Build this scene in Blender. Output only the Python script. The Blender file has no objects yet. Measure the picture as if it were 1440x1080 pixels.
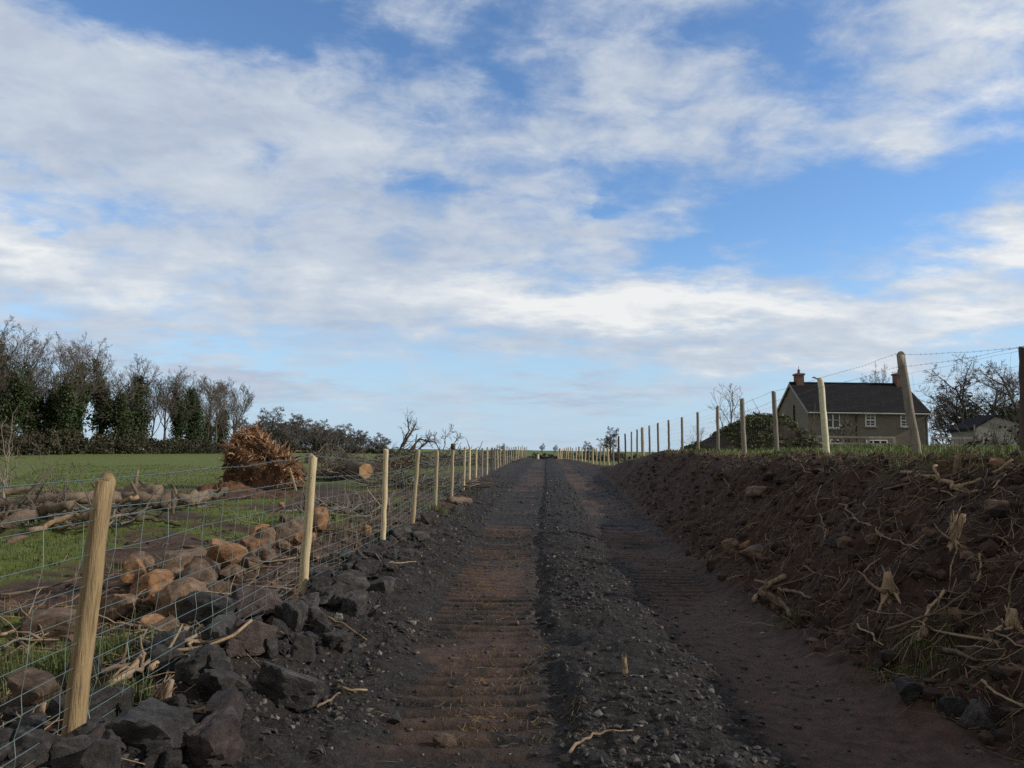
import bpy, math, random
import numpy as np
from mathutils import Matrix, Vector, Euler

S = bpy.context.scene
COL = S.collection
R_ = math.radians

# ------------------------------------------------------------------ camera
CAMZ = 1.45
PITCH, ROLL, FPX = R_(5.04), R_(0.75), 1100.0
CM = (Matrix.Rotation(R_(90) + PITCH, 3, 'X') @ Matrix.Rotation(ROLL, 3, 'Z'))
cam_d = bpy.data.cameras.new('camera')
cam = bpy.data.objects.new('camera', cam_d); COL.objects.link(cam)
cam.location = (0, 0, CAMZ); cam.rotation_euler = CM.to_euler()
cam_d.sensor_width = 36.0; cam_d.lens = FPX / 1440 * 36
cam_d.clip_start = 0.05; cam_d.clip_end = 9000
S.camera = cam

def ray(px, py):
    d = CM @ Vector(((px - 720) / FPX, (540 - py) / FPX, -1))
    return np.array(d) / d.y

def at(px, py, Y):
    r = ray(px, py)
    return np.array((r[0] * Y, Y, CAMZ + r[2] * Y))

# ------------------------------------------------------------------ noise
def _hash(ix, iy, seed):
    h = (ix.astype(np.int64) * 374761393 + iy.astype(np.int64) * 668265263 + seed * 974634777) & 0xFFFFFFFF
    h = ((h ^ (h >> 13)) * 1274126177) & 0xFFFFFFFF
    h = (h ^ (h >> 16)) & 0xFFFFFFFF
    return h.astype(np.float64) / 4294967295.0

def vnoise(x, y, seed=0):
    x = np.asarray(x, float); y = np.asarray(y, float)
    ix = np.floor(x); iy = np.floor(y); fx = x - ix; fy = y - iy
    fx = fx * fx * fx * (fx * (fx * 6 - 15) + 10); fy = fy * fy * fy * (fy * (fy * 6 - 15) + 10)
    a = _hash(ix, iy, seed); b = _hash(ix + 1, iy, seed); c = _hash(ix, iy + 1, seed); d = _hash(ix + 1, iy + 1, seed)
    return (a * (1 - fx) + b * fx) * (1 - fy) + (c * (1 - fx) + d * fx) * fy - 0.5

def fbm(x, y, scale, octv, seed=0, gain=0.5):
    s = 0; a = 1.0; f = scale
    for k in range(octv):
        ang = 0.6 * k
        ca, sa = math.cos(ang), math.sin(ang)
        s = s + a * vnoise((x * ca - y * sa) * f + 13.7 * k, (x * sa + y * ca) * f - 7.1 * k, seed + k)
        a *= gain; f *= 2.03
    return s

def sst(a, b, x):
    t = np.clip((x - a) / (b - a), 0, 1)
    return t * t * (3 - 2 * t)

def tab(pairs):
    xs = np.array([p[0] for p in pairs], float); ys = np.array([p[1] for p in pairs], float)
    return lambda v: np.interp(v, xs, ys)

# ------------------------------------------------------------------ terrain profile
C_ROAD = tab([(-60, 0), (7, 0), (12, .12), (20, .5), (30, 1.0), (60, 2.3), (90, 3.7), (140, 6), (400, 12)])
X_FL = tab([(-60, -2.1), (0, -2.05), (16, -1.58), (30, -1.25), (57, -.3), (73, .5), (90, 1.7), (140, 3.5)])
X_TOE = tab([(-60, 2.6), (0, 2.55), (3.7, 2.42), (5.1, 2.24), (8.3, 2.2), (15.5, 2.75), (37, 4.5), (50, 5.3), (90, 5.8), (140, 8)])
X_RIM = tab([(-60, 4.5), (0, 4.35), (9.4, 4.4), (12.3, 4.55), (16, 4.9), (20, 5.3), (25, 5.5), (29, 5.8), (37, 6.0), (50, 6.2), (90, 6.4), (140, 9)])
X_FR = tab([(-60, 4.7), (4, 4.6), (7, 4.7), (9.4, 4.85), (12.3, 4.98), (15.9, 5.35), (19.7, 5.8), (25, 6.0), (29, 6.3), (35, 6.15), (45, 6.2), (60, 6.4), (75, 6.2), (90, 5.9), (110, 6.2)])
H_BANK = tab([(-60, 1.42), (0, 1.42), (12, 1.35), (20, 1.33), (29, 1.3), (36, 1.05), (46, .38), (56, .15), (400, .15)])
Z_ROAD = tab([(-60, -.1), (0, 0), (30, .27), (60, .54), (82, .76), (92, .82), (102, .74), (130, .2), (200, .3), (330, 1.6), (450, 3.1), (620, 3.2), (1500, 0), (5000, 0)])
Z_FIELD = tab([(-60, .1), (0, .15), (20, .32), (100, .62), (150, .7), (300, .9), (450, 3.0), (620, 3.2), (1500, 0), (5000, 0)])
Z_RIGHT = tab([(-60, 1.42), (0, 1.46), (14, 1.6), (22, 1.72), (34, 1.55), (48, .7), (62, .35), (200, .3), (330, 1.5), (450, 3.1), (620, 3.2), (1500, 0), (5000, 0)])

def terrain(x, y, detail=True):
    x = np.asarray(x, float); y = np.asarray(y, float)
    near = np.exp(-np.maximum(y - 4, 0) / 60.0)
    zr = Z_ROAD(y)
    xl, xt, xm = X_FL(y), X_TOE(y), X_RIM(y)
    wob = fbm(x * .3, y, .8, 3, 5) * .35
    # left
    wl = sst(xl - 2.0, xl - 9.0, x)
    verge = sst(xl + 1.15 + wob, xl + .1 + wob, x)
    z = zr * (1 - wl) + Z_FIELD(y) * wl + .16 * verge * (1 - wl)
    # right bank
    b = np.clip((x - xt - wob * .5) / (xm - xt), 0, 1)
    prof = b * b * (3 - 2 * b) * .55 + b * .45
    hb = H_BANK(y) * (1 + .10 * fbm(x * .4, y, .45, 3, 301) * sst(40, 25, y))
    z = z + hb * prof * (x > xt - 1)
    wr = sst(xm + .3, xm + 4.5, x)
    z = z * (1 - wr) + Z_RIGHT(y) * wr
    if not detail:
        return z
    t = x - C_ROAD(y)
    inroad = sst(xl + .4, xl + 1.0, x) * sst(xt + .15, xt - .15, x)
    tl = np.exp(-((t + .24) / .5) ** 6) * inroad
    tr = np.exp(-((t - 1.78) / .46) ** 6) * inroad * sst(60, 25, y)
    track = np.maximum(tl, tr)
    # ruts, ridge
    z = z - .055 * track
    z = z - (.075 * np.exp(-((t - .30 - .05 * fbm(y, y * 0, .7, 2, 21)) / .075) ** 2) + .03 * np.exp(-((t - 1.26) / .05) ** 2)) * inroad * (.6 + .8 * fbm(x * 0, y, 1.3, 2, 9))
    z = z + .05 * np.exp(-((t - .78) / .34) ** 2) * inroad
    z = z + .05 * np.exp(-((t - 2.32) / .10) ** 2) * sst(xt + .3, xt - .05, x) * (.5 + 1.5 * fbm(x, y, 1.1, 2, 77))
    # lug prints
    ph = y / .20 + .25 * fbm(x, y, 1.2, 2, 11)
    fr = ph - np.floor(ph); lug = 1 - np.exp(-((fr - .5) / .17) ** 2)
    patch = sst(-.4, .0, fbm(x, y, .9, 2, 31)) * sst(45, 18, y)
    z = z + track * patch * (lug - .75) * (.05 * tl * sst(3.4, 4.6, y) + .04 * tr * sst(6.5, 8.5, y))
    # roughness
    rough = inroad * (1 - track)
    z = z + rough * (.05 * fbm(x, y, 3.0, 2, 41) + .035 * fbm(x, y, 11, 2, 43) + .02 * np.abs(fbm(x, y, 26, 2, 45)))
    z = z + track * (.02 * fbm(x, y, 2.4, 2, 51) + .008 * fbm(x, y, 16, 2, 53) + .006 * fbm(x, y, 40, 1, 54))
    vg = sst(xl + 1.3, xl + .6, x) * sst(xl - 9, xl - 4, x) * sst(70, 25, y)
    z = z + vg * (.13 * fbm(x, y, 1.1, 2, 61) + .06 * fbm(x, y, 4.5, 2, 63) + .03 * fbm(x, y, 14, 2, 64))
    bk = sst(xt - .1, xt + .25, x) * sst(xm + .7, xm + .1, x) * sst(60, 35, y) * (1 - .6 * sst(.6, 1.0, b))
    z = z + bk * (.15 * fbm(x, y, 1.3, 2, 71) + .15 * fbm(x, y, 4.2, 3, 73) + .06 * fbm(x, y, 17, 2, 75))
    rest = 1 - np.clip(inroad + vg + bk, 0, 1)
    z = z + rest * (.10 * fbm(x, y, .35, 2, 81) + .03 * fbm(x, y, 2.2, 2, 83))
    return z

def H(x, y): return float(terrain(np.array([x]), np.array([y]))[0])

_YS = np.concatenate([np.arange(2.2, 14, .012), np.geomspace(14, 260, 1800)])
def G(px, py):
    """ground point seen at that place"""
    r = ray(px, py)
    zs = CAMZ + r[2] * _YS
    h = terrain(r[0] * _YS, _YS)
    k = np.nonzero(zs <= h)[0]
    i = k[0] if len(k) else len(_YS) - 1
    return np.array((r[0] * _YS[i], _YS[i], h[i]))

# ------------------------------------------------------------------ object helpers
def new_mesh(name, V, faces_list, mat, parent=None, smooth=False, attrs=None, loc=None):
    """V Nx3; faces_list: list of int arrays (Fx3 / Fx4)"""
    V = np.asarray(V, np.float32)
    me = bpy.data.meshes.new(name)
    me.vertices.add(len(V)); me.vertices.foreach_set('co', V.ravel())
    fl = [np.asarray(f, np.int32) for f in faces_list if len(f)]
    loops = np.concatenate([f.ravel() for f in fl])
    tot = np.concatenate([np.full(len(f), f.shape[1], np.int32) for f in fl])
    start = np.concatenate([[0], np.cumsum(tot)[:-1]]).astype(np.int32)
    me.loops.add(len(loops)); me.loops.foreach_set('vertex_index', loops)
    me.polygons.add(len(tot)); me.polygons.foreach_set('loop_start', start)
    try: me.polygons.foreach_set('loop_total', tot)
    except Exception: pass
    me.polygons.foreach_set('use_smooth', np.full(len(tot), bool(smooth)))
    me.update(calc_edges=True); me.validate()
    if attrs:
        for k, a in attrs.items():
            ca = me.color_attributes.new(k, 'FLOAT_COLOR', 'POINT')
            ca.data.foreach_set('color', np.asarray(a, np.float32).ravel())
    if mat: me.materials.append(mat)
    o = bpy.data.objects.new(name, me); COL.objects.link(o)
    if parent: o.parent = parent
    if loc is not None: o.location = loc
    return o

def tag(o, label=None, cat=None, group=None, kind=None):
    if label: o['label'] = label
    if cat: o['category'] = cat
    if group: o['group'] = group
    if kind: o['kind'] = kind
    return o

def empty(name, loc, label, cat, group=None, rz=0):
    o = bpy.data.objects.new(name, None); COL.objects.link(o)
    o.location = [float(v) for v in loc]; o.rotation_euler = (0, 0, rz); o.empty_display_size = .2
    return tag(o, label, cat, group)

def copy_tree(o, parent=None):
    c = o.copy(); COL.objects.link(c); c.parent = parent
    for ch in list(o.children): copy_tree(ch, c)
    return c

class MB:
    def __init__(self): self.v = []; self.q = []; self.t = []; self.n = 0
    def add(self, V, Q=None, T=None):
        V = np.asarray(V, float)
        if Q is not None and len(Q): self.q.append(np.asarray(Q, int) + self.n)
        if T is not None and len(T): self.t.append(np.asarray(T, int) + self.n)
        self.v.append(V); self.n += len(V)
    def tube(self, P, r, sides=6, cap=True, squash=None):
        P = np.asarray(P, float); n = len(P); r = np.broadcast_to(np.asarray(r, float), (n,))
        T = np.gradient(P, axis=0); T /= np.linalg.norm(T, axis=1)[:, None] + 1e-9
        up = np.array((0, 0, 1.)) if abs(T[0][2]) < .9 else np.array((1., 0, 0))
        A = np.cross(T, up); A /= np.linalg.norm(A, axis=1)[:, None] + 1e-9
        for i in range(1, n):
            if np.dot(A[i], A[i - 1]) < 0: A[i] = -A[i]
        B = np.cross(T, A)
        an = np.arange(sides) * 2 * math.pi / sides
        V = P[:, None, :] + r[:, None, None] * (np.cos(an)[None, :, None] * A[:, None, :] + np.sin(an)[None, :, None] * B[:, None, :])
        if squash is not None: V = P[:, None, :] + (V - P[:, None, :]) * squash[:, :, None]
        i = np.arange(n - 1)[:, None] * sides; j = np.arange(sides)[None, :]; j2 = (j + 1) % sides
        Q = np.stack([i + j, i + j2, i + sides + j2, i + sides + j], -1).reshape(-1, 4)
        V = V.reshape(-1, 3); Tt = []
        if cap:
            V = np.vstack([V, P[0], P[-1]]); k = n * sides
            jj = np.arange(sides); jn = (jj + 1) % sides
            Tt = np.vstack([np.stack([jn, jj, np.full(sides, k)], -1), np.stack([(n - 1) * sides + jj, (n - 1) * sides + jn, np.full(sides, k + 1)], -1)])
        self.add(V, Q, Tt)
    def box(self, c, s, rot=None):
        c = np.asarray(c, float); s = np.asarray(s, float) / 2
        V = np.array([(x, y, z) for x in (-1, 1) for y in (-1, 1) for z in (-1, 1)], float) * s
        if rot is not None: V = V @ np.array(rot).T
        self.add(V + c, [(0, 1, 3, 2), (4, 6, 7, 5), (0, 4, 5, 1), (2, 3, 7, 6), (0, 2, 6, 4), (1, 5, 7, 3)])
    def build(self, name, mat, parent=None, smooth=False, loc=None):
        V = np.vstack(self.v)
        fl = []
        if self.q: fl.append(np.vstack(self.q))
        if self.t: fl.append(np.vstack(self.t))
        return new_mesh(name, V, fl, mat, parent, smooth, loc=loc)

def wander(rng, p, d, L, n, wob, grav=0.0):
    pts = [np.array(p, float)]; d = np.array(d, float); d /= np.linalg.norm(d)
    for k in range(n):
        d = d + rng.normal(0, wob, 3) + np.array((0, 0, grav)); d /= np.linalg.norm(d)
        pts.append(pts[-1] + d * L / n)
    return np.array(pts), d

# ------------------------------------------------------------------ materials
def nt(name):
    m = bpy.data.materials.new(name); m.use_nodes = True
    t = m.node_tree; t.nodes.clear()
    out = t.nodes.new('ShaderNodeOutputMaterial'); b = t.nodes.new('ShaderNodeBsdfPrincipled')
    t.links.new(b.outputs[0], out.inputs[0])
    return m, t, b

def N(t, kind, **kw):
    n = t.nodes.new(kind)
    for k, v in kw.items():
        if k.startswith('i_'):
            key = k[2:]
            n.inputs[int(key) if key.isdigit() else key].default_value = v
        else: setattr(n, k, v)
    return n

def ramp(t, fac, stops):
    r = t.nodes.new('ShaderNodeValToRGB')
    e = r.color_ramp.elements
    while len(e) < len(stops): e.new(.5)
    for k, (p, c) in enumerate(stops):
        e[k].position = p; e[k].color = (*c, 1) if len(c) == 3 else c
    t.links.new(fac, r.inputs[0]); return r.outputs[0]

def mixc(t, fac, a, b, mode='MIX'):
    m = t.nodes.new('ShaderNodeMix'); m.data_type = 'RGBA'; m.blend_type = mode
    for s, v in ((0, fac), (6, a), (7, b)):
        if hasattr(v, 'is_linked'): t.links.new(v, m.inputs[s])
        elif isinstance(v, (int, float)): m.inputs[s].default_value = v
        else: m.inputs[s].default_value = (*v, 1)
    return m.outputs[2]

def math_(t, op, a, b=None, c=None, clamp=False):
    m = t.nodes.new('ShaderNodeMath'); m.operation = op; m.use_clamp = clamp
    for s, v in enumerate((a, b, c)):
        if v is None: continue
        if hasattr(v, 'is_linked'): t.links.new(v, m.inputs[s])
        else: m.inputs[s].default_value = v
    return m.outputs[0]

def noise(t, vec, scale, detail=4, rough=.55, dist=0):
    n = N(t, 'ShaderNodeTexNoise', i_Scale=scale, i_Detail=detail, i_Roughness=rough, i_Distortion=dist)
    if vec is not None: t.links.new(vec, n.inputs['Vector'])
    return n.outputs[0]

def bump(t, b, h, strength, dist):
    n = N(t, 'ShaderNodeBump', i_Strength=strength, i_Distance=dist)
    t.links.new(h, n.inputs['Height']); t.links.new(n.outputs[0], b.inputs['Normal'])

def simple(name, c1, c2, scale=6, rough=.85, bstr=.4, bdist=.01, stretch=None, hue=.25, spec=.3, third=None):
    m, t, b = nt(name)
    tc = N(t, 'ShaderNodeTexCoord'); v = tc.outputs['Object']
    if stretch:
        mp = N(t, 'ShaderNodeMapping'); mp.inputs['Scale'].default_value = stretch
        t.links.new(v, mp.inputs[0]); v = mp.outputs[0]
    n = noise(t, v, scale, 6, .62)
    stops = [(.3, c1), (.7, c2)] if third is None else [(.28, c1), (.52, c2), (.72, third)]
    col = ramp(t, n, stops)
    oi = N(t, 'ShaderNodeObjectInfo')
    vv = math_(t, 'MULTIPLY_ADD', oi.outputs['Random'], hue * 2, 1 - hue)
    hs = N(t, 'ShaderNodeHueSaturation'); t.links.new(col, hs.inputs['Color']); t.links.new(vv, hs.inputs['Value'])
    t.links.new(hs.outputs[0], b.inputs['Base Color'])
    b.inputs['Roughness'].default_value = rough; b.inputs['Specular IOR Level'].default_value = spec
    n2 = noise(t, v, scale * 4, 4, .6)
    bump(t, b, n2, bstr, bdist)
    return m

def leafy(name, c1, c2, scale=1.2, trans=.15, rough=.6):
    m, t, b = nt(name)
    g = N(t, 'ShaderNodeNewGeometry')
    n = noise(t, g.outputs['Position'], scale, 4, .6)
    rnd = g.outputs['Random Per Island']
    f = math_(t, 'ADD', math_(t, 'MULTIPLY', n, .6), math_(t, 'MULTIPLY', rnd, .45))
    t.links.new(ramp(t, f, [(.3, c1), (.75, c2)]), b.inputs['Base Color'])
    b.inputs['Roughness'].default_value = rough; b.inputs['Specular IOR Level'].default_value = .25
    return m

M = {}
M['stake_new'] = simple('pale_stake_wood', (.25, .19, .10), (.50, .42, .26), 6, .85, .9, .006, (8, 8, .6), .26, third=(.40, .33, .2))
M['stake_brown'] = simple('brown_stake_wood', (.10, .065, .034), (.31, .225, .12), 6, .85, .9, .007, (8, 8, .6), .1, third=(.21, .15, .077))
M['stake_grey'] = simple('weathered_stake_wood', (.14, .12, .10), (.25, .22, .18), 5, .85, .6, .005, (6, 6, .6), .15, third=(.20, .19, .15))
M['stake_dark'] = simple('dark_old_stake_wood', (.055, .04, .032), (.12, .085, .062), 5, .85, .7, .006, (6, 6, .6), .1)
M['stake_white'] = simple('fresh_pale_stake_wood', (.55, .50, .33), (.74, .70, .52), 5, .75, .5, .004, (6, 6, .6), .02)
m, t, b = nt('galvanised_wire'); b.inputs['Base Color'].default_value = (.17, .24, .235, 1); b.inputs['Metallic'].default_value = .55; b.inputs['Roughness'].default_value = .45; M['wire'] = m
m, t, b = nt('rusty_dark_wire'); b.inputs['Base Color'].default_value = (.08, .075, .07, 1); b.inputs['Metallic'].default_value = .5; b.inputs['Roughness'].default_value = .5; M['wire_dark'] = m
M['bark'] = simple('grey_bark', (.045, .038, .03), (.11, .095, .075), 3, .9, .6, .02, (2, 2, .6))
M['twig'] = simple('bare_twigs', (.07, .06, .052), (.14, .12, .1), 1, .9, .2, .01)
M['twig_pale'] = simple('pale_twigs', (.10, .085, .065), (.19, .165, .13), 1, .9, .2, .01)
M['twig_far'] = simple('far_twigs', (.085, .08, .075), (.14, .13, .122), 1, .9, .2, .01)
M['ivy'] = leafy('ivy_leaves', (.012, .022, .008), (.05, .075, .022), .8)
M['thicket'] = leafy('thicket_leaves', (.022, .022, .012), (.065, .06, .032), .5)
M['far_hedge'] = leafy('far_hedge_leaves', (.035, .037, .029), (.075, .07, .052), .4)
M['brush'] = leafy('brown_brush', (.05, .032, .02), (.15, .1, .06), .9)
M['shrub'] = leafy('garden_shrub_leaves', (.03, .045, .018), (.09, .1, .04), 2)
M['root'] = simple('dry_root_wood', (.055, .038, .026), (.20, .145, .098), 9, .85, .7, .006, None, .4, third=(.12, .085, .057))
M['root_dark'] = simple('soil_stained_root', (.045, .03, .021), (.13, .092, .062), 9, .9, .5, .006, None, .35)
M['root_pale'] = simple('pale_split_wood', (.075, .05, .03), (.31, .225, .14), 12, .85, .8, .006, (3, 3, 1), .25, third=(.22, .155, .095))
M['rootball'] = simple('dry_root_fibre', (.13, .066, .031), (.42, .25, .135), 3, .85, .4, .01, None, .0, third=(.22, .12, .058))
m, t, b = nt('torn_root_strands'); g_ = N(t, 'ShaderNodeNewGeometry'); nn = noise(t, g_.outputs['Position'], 2.2, 4, .6)
t.links.new(ramp(t, math_(t, 'ADD', math_(t, 'MULTIPLY', g_.outputs['Random Per Island'], .7), math_(t, 'MULTIPLY', nn, .4)), [(.12, (.07, .034, .017)), (.45, (.24, .125, .06)), (.75, (.42, .25, .135)), (.95, (.6, .42, .26))]), b.inputs['Base Color']); b.inputs['Roughness'].default_value = .9; M['rootball'] = m
M['rootsoil'] = simple('root_plate_soil', (.04, .02, .011), (.19, .1, .052), 5, .95, 1.0, .08, None, .0)
M['log'] = simple('log_bark', (.035, .027, .02), (.18, .138, .098), 4, .9, 1.0, .03, (1, 1, 1), .25, third=(.13, .1, .073))
M['cutface'] = simple('cut_log_face', (.22, .12, .06), (.42, .26, .14), 5, .8, .3, .004, None, .05)
M['mossy'] = simple('mossy_branch', (.05, .045, .025), (.13, .12, .05), 7, .9, .6, .01)
M['metalgrey'] = simple('lead_grey', (.12, .12, .12), (.2, .2, .2), 4, .6, .1, .002)

def rock_mat(name, c1, c2, c3, spot=(.32, .31, .29), spotamt=.5, bs=.9):
    m, t, b = nt(name)
    tc = N(t, 'ShaderNodeTexCoord'); oi = N(t, 'ShaderNodeObjectInfo')
    off = N(t, 'ShaderNodeVectorMath', operation='MULTIPLY_ADD')
    t.links.new(oi.outputs['Random'], off.inputs[0]); off.inputs[1].default_value = (31, 17, 11); t.links.new(tc.outputs['Object'], off.inputs[2])
    v = off.outputs[0]
    n = noise(t, v, 2.2, 8, .65, .4)
    col = ramp(t, n, [(.28, c1), (.5, c2), (.72, c3)])
    n3 = noise(t, v, 24, 3, .7)
    col = mixc(t, .4, col, ramp(t, n3, [(.35, (.35, .35, .35)), (.65, (1.1, 1.1, 1.1))]), 'MULTIPLY')
    n6 = noise(t, v, 1.1, 5, .6, .6); col = mixc(t, .8, col, ramp(t, n6, [(.35, (.55, .52, .5)), (.65, (1.45, 1.42, 1.38))]), 'MULTIPLY')
    sp = noise(t, v, 9, 5, .75)
    col = mixc(t, math_(t, 'MULTIPLY', ramp(t, sp, [(.63, (0, 0, 0)), (.70, (1, 1, 1))]), spotamt), col, spot)
    vv = math_(t, 'MULTIPLY_ADD', oi.outputs['Random'], .7, .65)
    hs = N(t, 'ShaderNodeHueSaturation'); t.links.new(col, hs.inputs['Color']); t.links.new(vv, hs.inputs['Value'])
    t.links.new(hs.outputs[0], b.inputs['Base Color'])
    b.inputs['Roughness'].default_value = .72; b.inputs['Specular IOR Level'].default_value = .4
    bump(t, b, math_(t, 'ADD', n, math_(t, 'MULTIPLY', n3, .5)), bs, .05)
    return m
M['basalt'] = rock_mat('dark_basalt', (.026, .025, .0245), (.058, .055, .053), (.12, .112, .104))
M['purple'] = rock_mat('purple_brown_rock', (.042, .032, .031), (.078, .058, .055), (.12, .092, .087), spotamt=.35)
M['tan'] = rock_mat('tan_fieldstone', (.075, .05, .034), (.18, .12, .078), (.27, .195, .13), spot=(.24, .22, .18), spotamt=.5, bs=.8)
M['orange'] = rock_mat('orange_fieldstone', (.14, .07, .034), (.29, .155, .072), (.38, .225, .115), spot=(.2, .16, .11), spotamt=.5, bs=.7)
M['whitestone'] = rock_mat('pale_quartz', (.25, .25, .24), (.4, .4, .38), (.5, .5, .48), spotamt=0)

# ------------------------------------------------------------------ sky
SUN_AZ, SUN_EL = R_(96), R_(25)          # azimuth from the view direction towards the right
w = bpy.data.worlds.new('World'); S.world = w; w.use_nodes = True
t = w.node_tree; t.nodes.clear()
wo = N(t, 'ShaderNodeOutputWorld'); bg = N(t, 'ShaderNodeBackground', i_Strength=.15)
t.links.new(bg.outputs[0], wo.inputs[0])
sky = N(t, 'ShaderNodeTexSky'); sky.sky_type = 'NISHITA'; sky.sun_disc = False
sky.sun_elevation = SUN_EL; sky.sun_rotation = SUN_AZ
sky.air_density = 1.0; sky.dust_density = .1; sky.ozone_density = 2.5
tc = N(t, 'ShaderNodeTexCoord'); D = tc.outputs['Generated']
sep = N(t, 'ShaderNodeSeparateXYZ'); t.links.new(D, sep.inputs[0])
az = math_(t, 'ARCTAN2', sep.outputs[0], sep.outputs[1])
el = math_(t, 'ARCSINE', sep.outputs[2])
uv = N(t, 'ShaderNodeCombineXYZ'); t.links.new(az, uv.inputs[0]); t.links.new(el, uv.inputs[1])
den = math_(t, 'ADD', math_(t, 'MAXIMUM', sep.outputs[2], 0), .16)
pl = N(t, 'ShaderNodeVectorMath', operation='DIVIDE'); t.links.new(D, pl.inputs[0])
cb = N(t, 'ShaderNodeCombineXYZ')
for k in range(3): t.links.new(den, cb.inputs[k])
t.links.new(cb.outputs[0], pl.inputs[1])
mp = N(t, 'ShaderNodeMapping'); mp.inputs['Rotation'].default_value = (0, 0, R_(-18)); mp.inputs['Scale'].default_value = (.85, 1.25, 0)
t.links.new(pl.outputs[0], mp.inputs[0]); P = mp.outputs[0]
# warp of the large shapes
wn = N(t, 'ShaderNodeTexNoise', i_Scale=2.1, i_Detail=6, i_Roughness=.62); t.links.new(P, wn.inputs['Vector'])
wv = N(t, 'ShaderNodeVectorMath', operation='MULTIPLY_ADD'); t.links.new(wn.outputs['Color'], wv.inputs[0])
wv.inputs[1].default_value = (.30, .14, 0); 
wv2 = N(t, 'ShaderNodeVectorMath', operation='ADD'); t.links.new(uv.outputs[0], wv2.inputs[0]); wv2.inputs[1].default_value = (-.15, -.07, 0)
t.links.new(wv2.outputs[0], wv.inputs[2]); UVW = wv.outputs[0]

def azel(px, py):
    d = ray(px, py); n = np.linalg.norm(d); d = d / n
    return math.atan2(d[0], d[1]), math.asin(d[2])
def blobs(lst):
    acc = None
    for (px, py, rx, ry, rot, wgt) in lst:
        a, e = azel(px, py)
        m = N(t, 'ShaderNodeMapping'); m.vector_type = 'TEXTURE'
        m.inputs['Location'].default_value = (a, e, 0); m.inputs['Rotation'].default_value = (0, 0, R_(rot))
        m.inputs['Scale'].default_value = (rx / FPX, ry / FPX, 1)
        t.links.new(UVW, m.inputs[0])
        g = N(t, 'ShaderNodeTexGradient'); g.gradient_type = 'QUADRATIC_SPHERE'; t.links.new(m.outputs[0], g.inputs[0])
        acc = math_(t, 'MULTIPLY', g.outputs['Fac'], wgt) if acc is None else math_(t, 'MULTIPLY_ADD', g.outputs['Fac'], wgt, acc)
    return acc
cover_b = blobs([
    (250, 200, 560, 230, -18, 1.5), (480, 200, 330, 190, -25, .9), (40, 110, 200, 130, -25, .8), (60, 380, 420, 130, -14, 1.6), (600, 420, 700, 120, -4, 1.5),
    (1000, 440, 420, 90, -8, 1.2), (700, 330, 350, 110, -6, .6), (1100, 510, 330, 60, 0, 1.1), (350, 545, 420, 50, -8, .9), (800, 130, 420, 250, 10, .75),
    (1010, 150, 300, 150, -10, .35), (1320, 90, 260, 170, 20, 1.05), (1420, 350, 260, 65, 14, 1.5), (1400, 440, 260, 50, 4, 1.2), (900, 320, 330, 70, -6, .6),
    (760, 560, 330, 40, 3, .8), (1090, 330, 110, 28, 12, .4), (1260, 275, 140, 28, 8, .35), (30, 250, 200, 90, -20, .7), (600, 60, 260, 160, -40, .4), (120, 140, 260, 60, -22, .5), (960, 60, 200, 60, 10, .4),
    # gaps
    (450, 45, 320, 70, -8, -1.1), (700, 95, 240, 90, -25, -.9), (930, 235, 230, 70, -8, -.4), (1030, 50, 190, 100, 0, -.7), (350, 215, 170, 34, -16, -.5), (160, 300, 220, 30, -14, -.5), (520, 330, 200, 26, -8, -.5),
    (200, 10, 330, 95, -6, -2.0), (390, 70, 130, 60, -50, -1.0), (30, 245, 70, 45, -30, -.7), (585, 250, 130, 38, -10, -1.1), (60, 305, 150, 26, -16, -.9),
    (1130, 285, 360, 105, 8, -1.15), (1110, 60, 90, 130, 0, -1.0), (820, 110, 60, 60, 0, -.5), (1000, 345, 170, 32, 12, -.7), (320, 500, 330, 26, -12, -.9),
    (800, 520, 330, 32, -3, -.8), (1350, 250, 200, 60, 0, -.8), (500, 580, 500, 40, -3, -.6), (860, 270, 120, 36, -8, -.7), (1250, 400, 130, 40, 6, -.8), (370, 200, 120, 30, -20, -.25), (900, 585, 300, 24, 0, -.5)])
n1 = noise(t, P, 1.6, 8, .58, .15)
n2 = noise(t, P, 5.5, 7, .6, .2)
dens = math_(t, 'ADD', cover_b, math_(t, 'MULTIPLY', math_(t, 'SUBTRACT', n1, .5), 2.0))
dens = math_(t, 'ADD', dens, math_(t, 'MULTIPLY', math_(t, 'SUBTRACT', n2, .5), 1.5))
uvm = N(t, 'ShaderNodeMapping'); uvm.inputs['Rotation'].default_value = (0, 0, R_(24)); uvm.inputs['Scale'].default_value = (1, 1.9, 1); t.links.new(uv.outputs[0], uvm.inputs[0])
n4 = noise(t, uvm.outputs[0], 11, 7, .62, .3)
dens = math_(t, 'ADD', dens, math_(t, 'MULTIPLY', math_(t, 'SUBTRACT', n4, .5), 2.1))
back = N(t, 'ShaderNodeMapRange', interpolation_type='SMOOTHSTEP'); t.links.new(sep.outputs[1], back.inputs['Value']); back.inputs['From Min'].default_value = .78; back.inputs['From Max'].default_value = .35
dens = math_(t, 'MULTIPLY_ADD', back.outputs[0], .75, dens)  # unseen cloud added outside the view to neutralise the fill light
mr = N(t, 'ShaderNodeMapRange', interpolation_type='SMOOTHSTEP'); t.links.new(dens, mr.inputs['Value'])
mr.inputs['From Min'].default_value = -.5; mr.inputs['From Max'].default_value = 1.0; mr.inputs['To Max'].default_value = .96
cover = mr.outputs[0]
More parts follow.
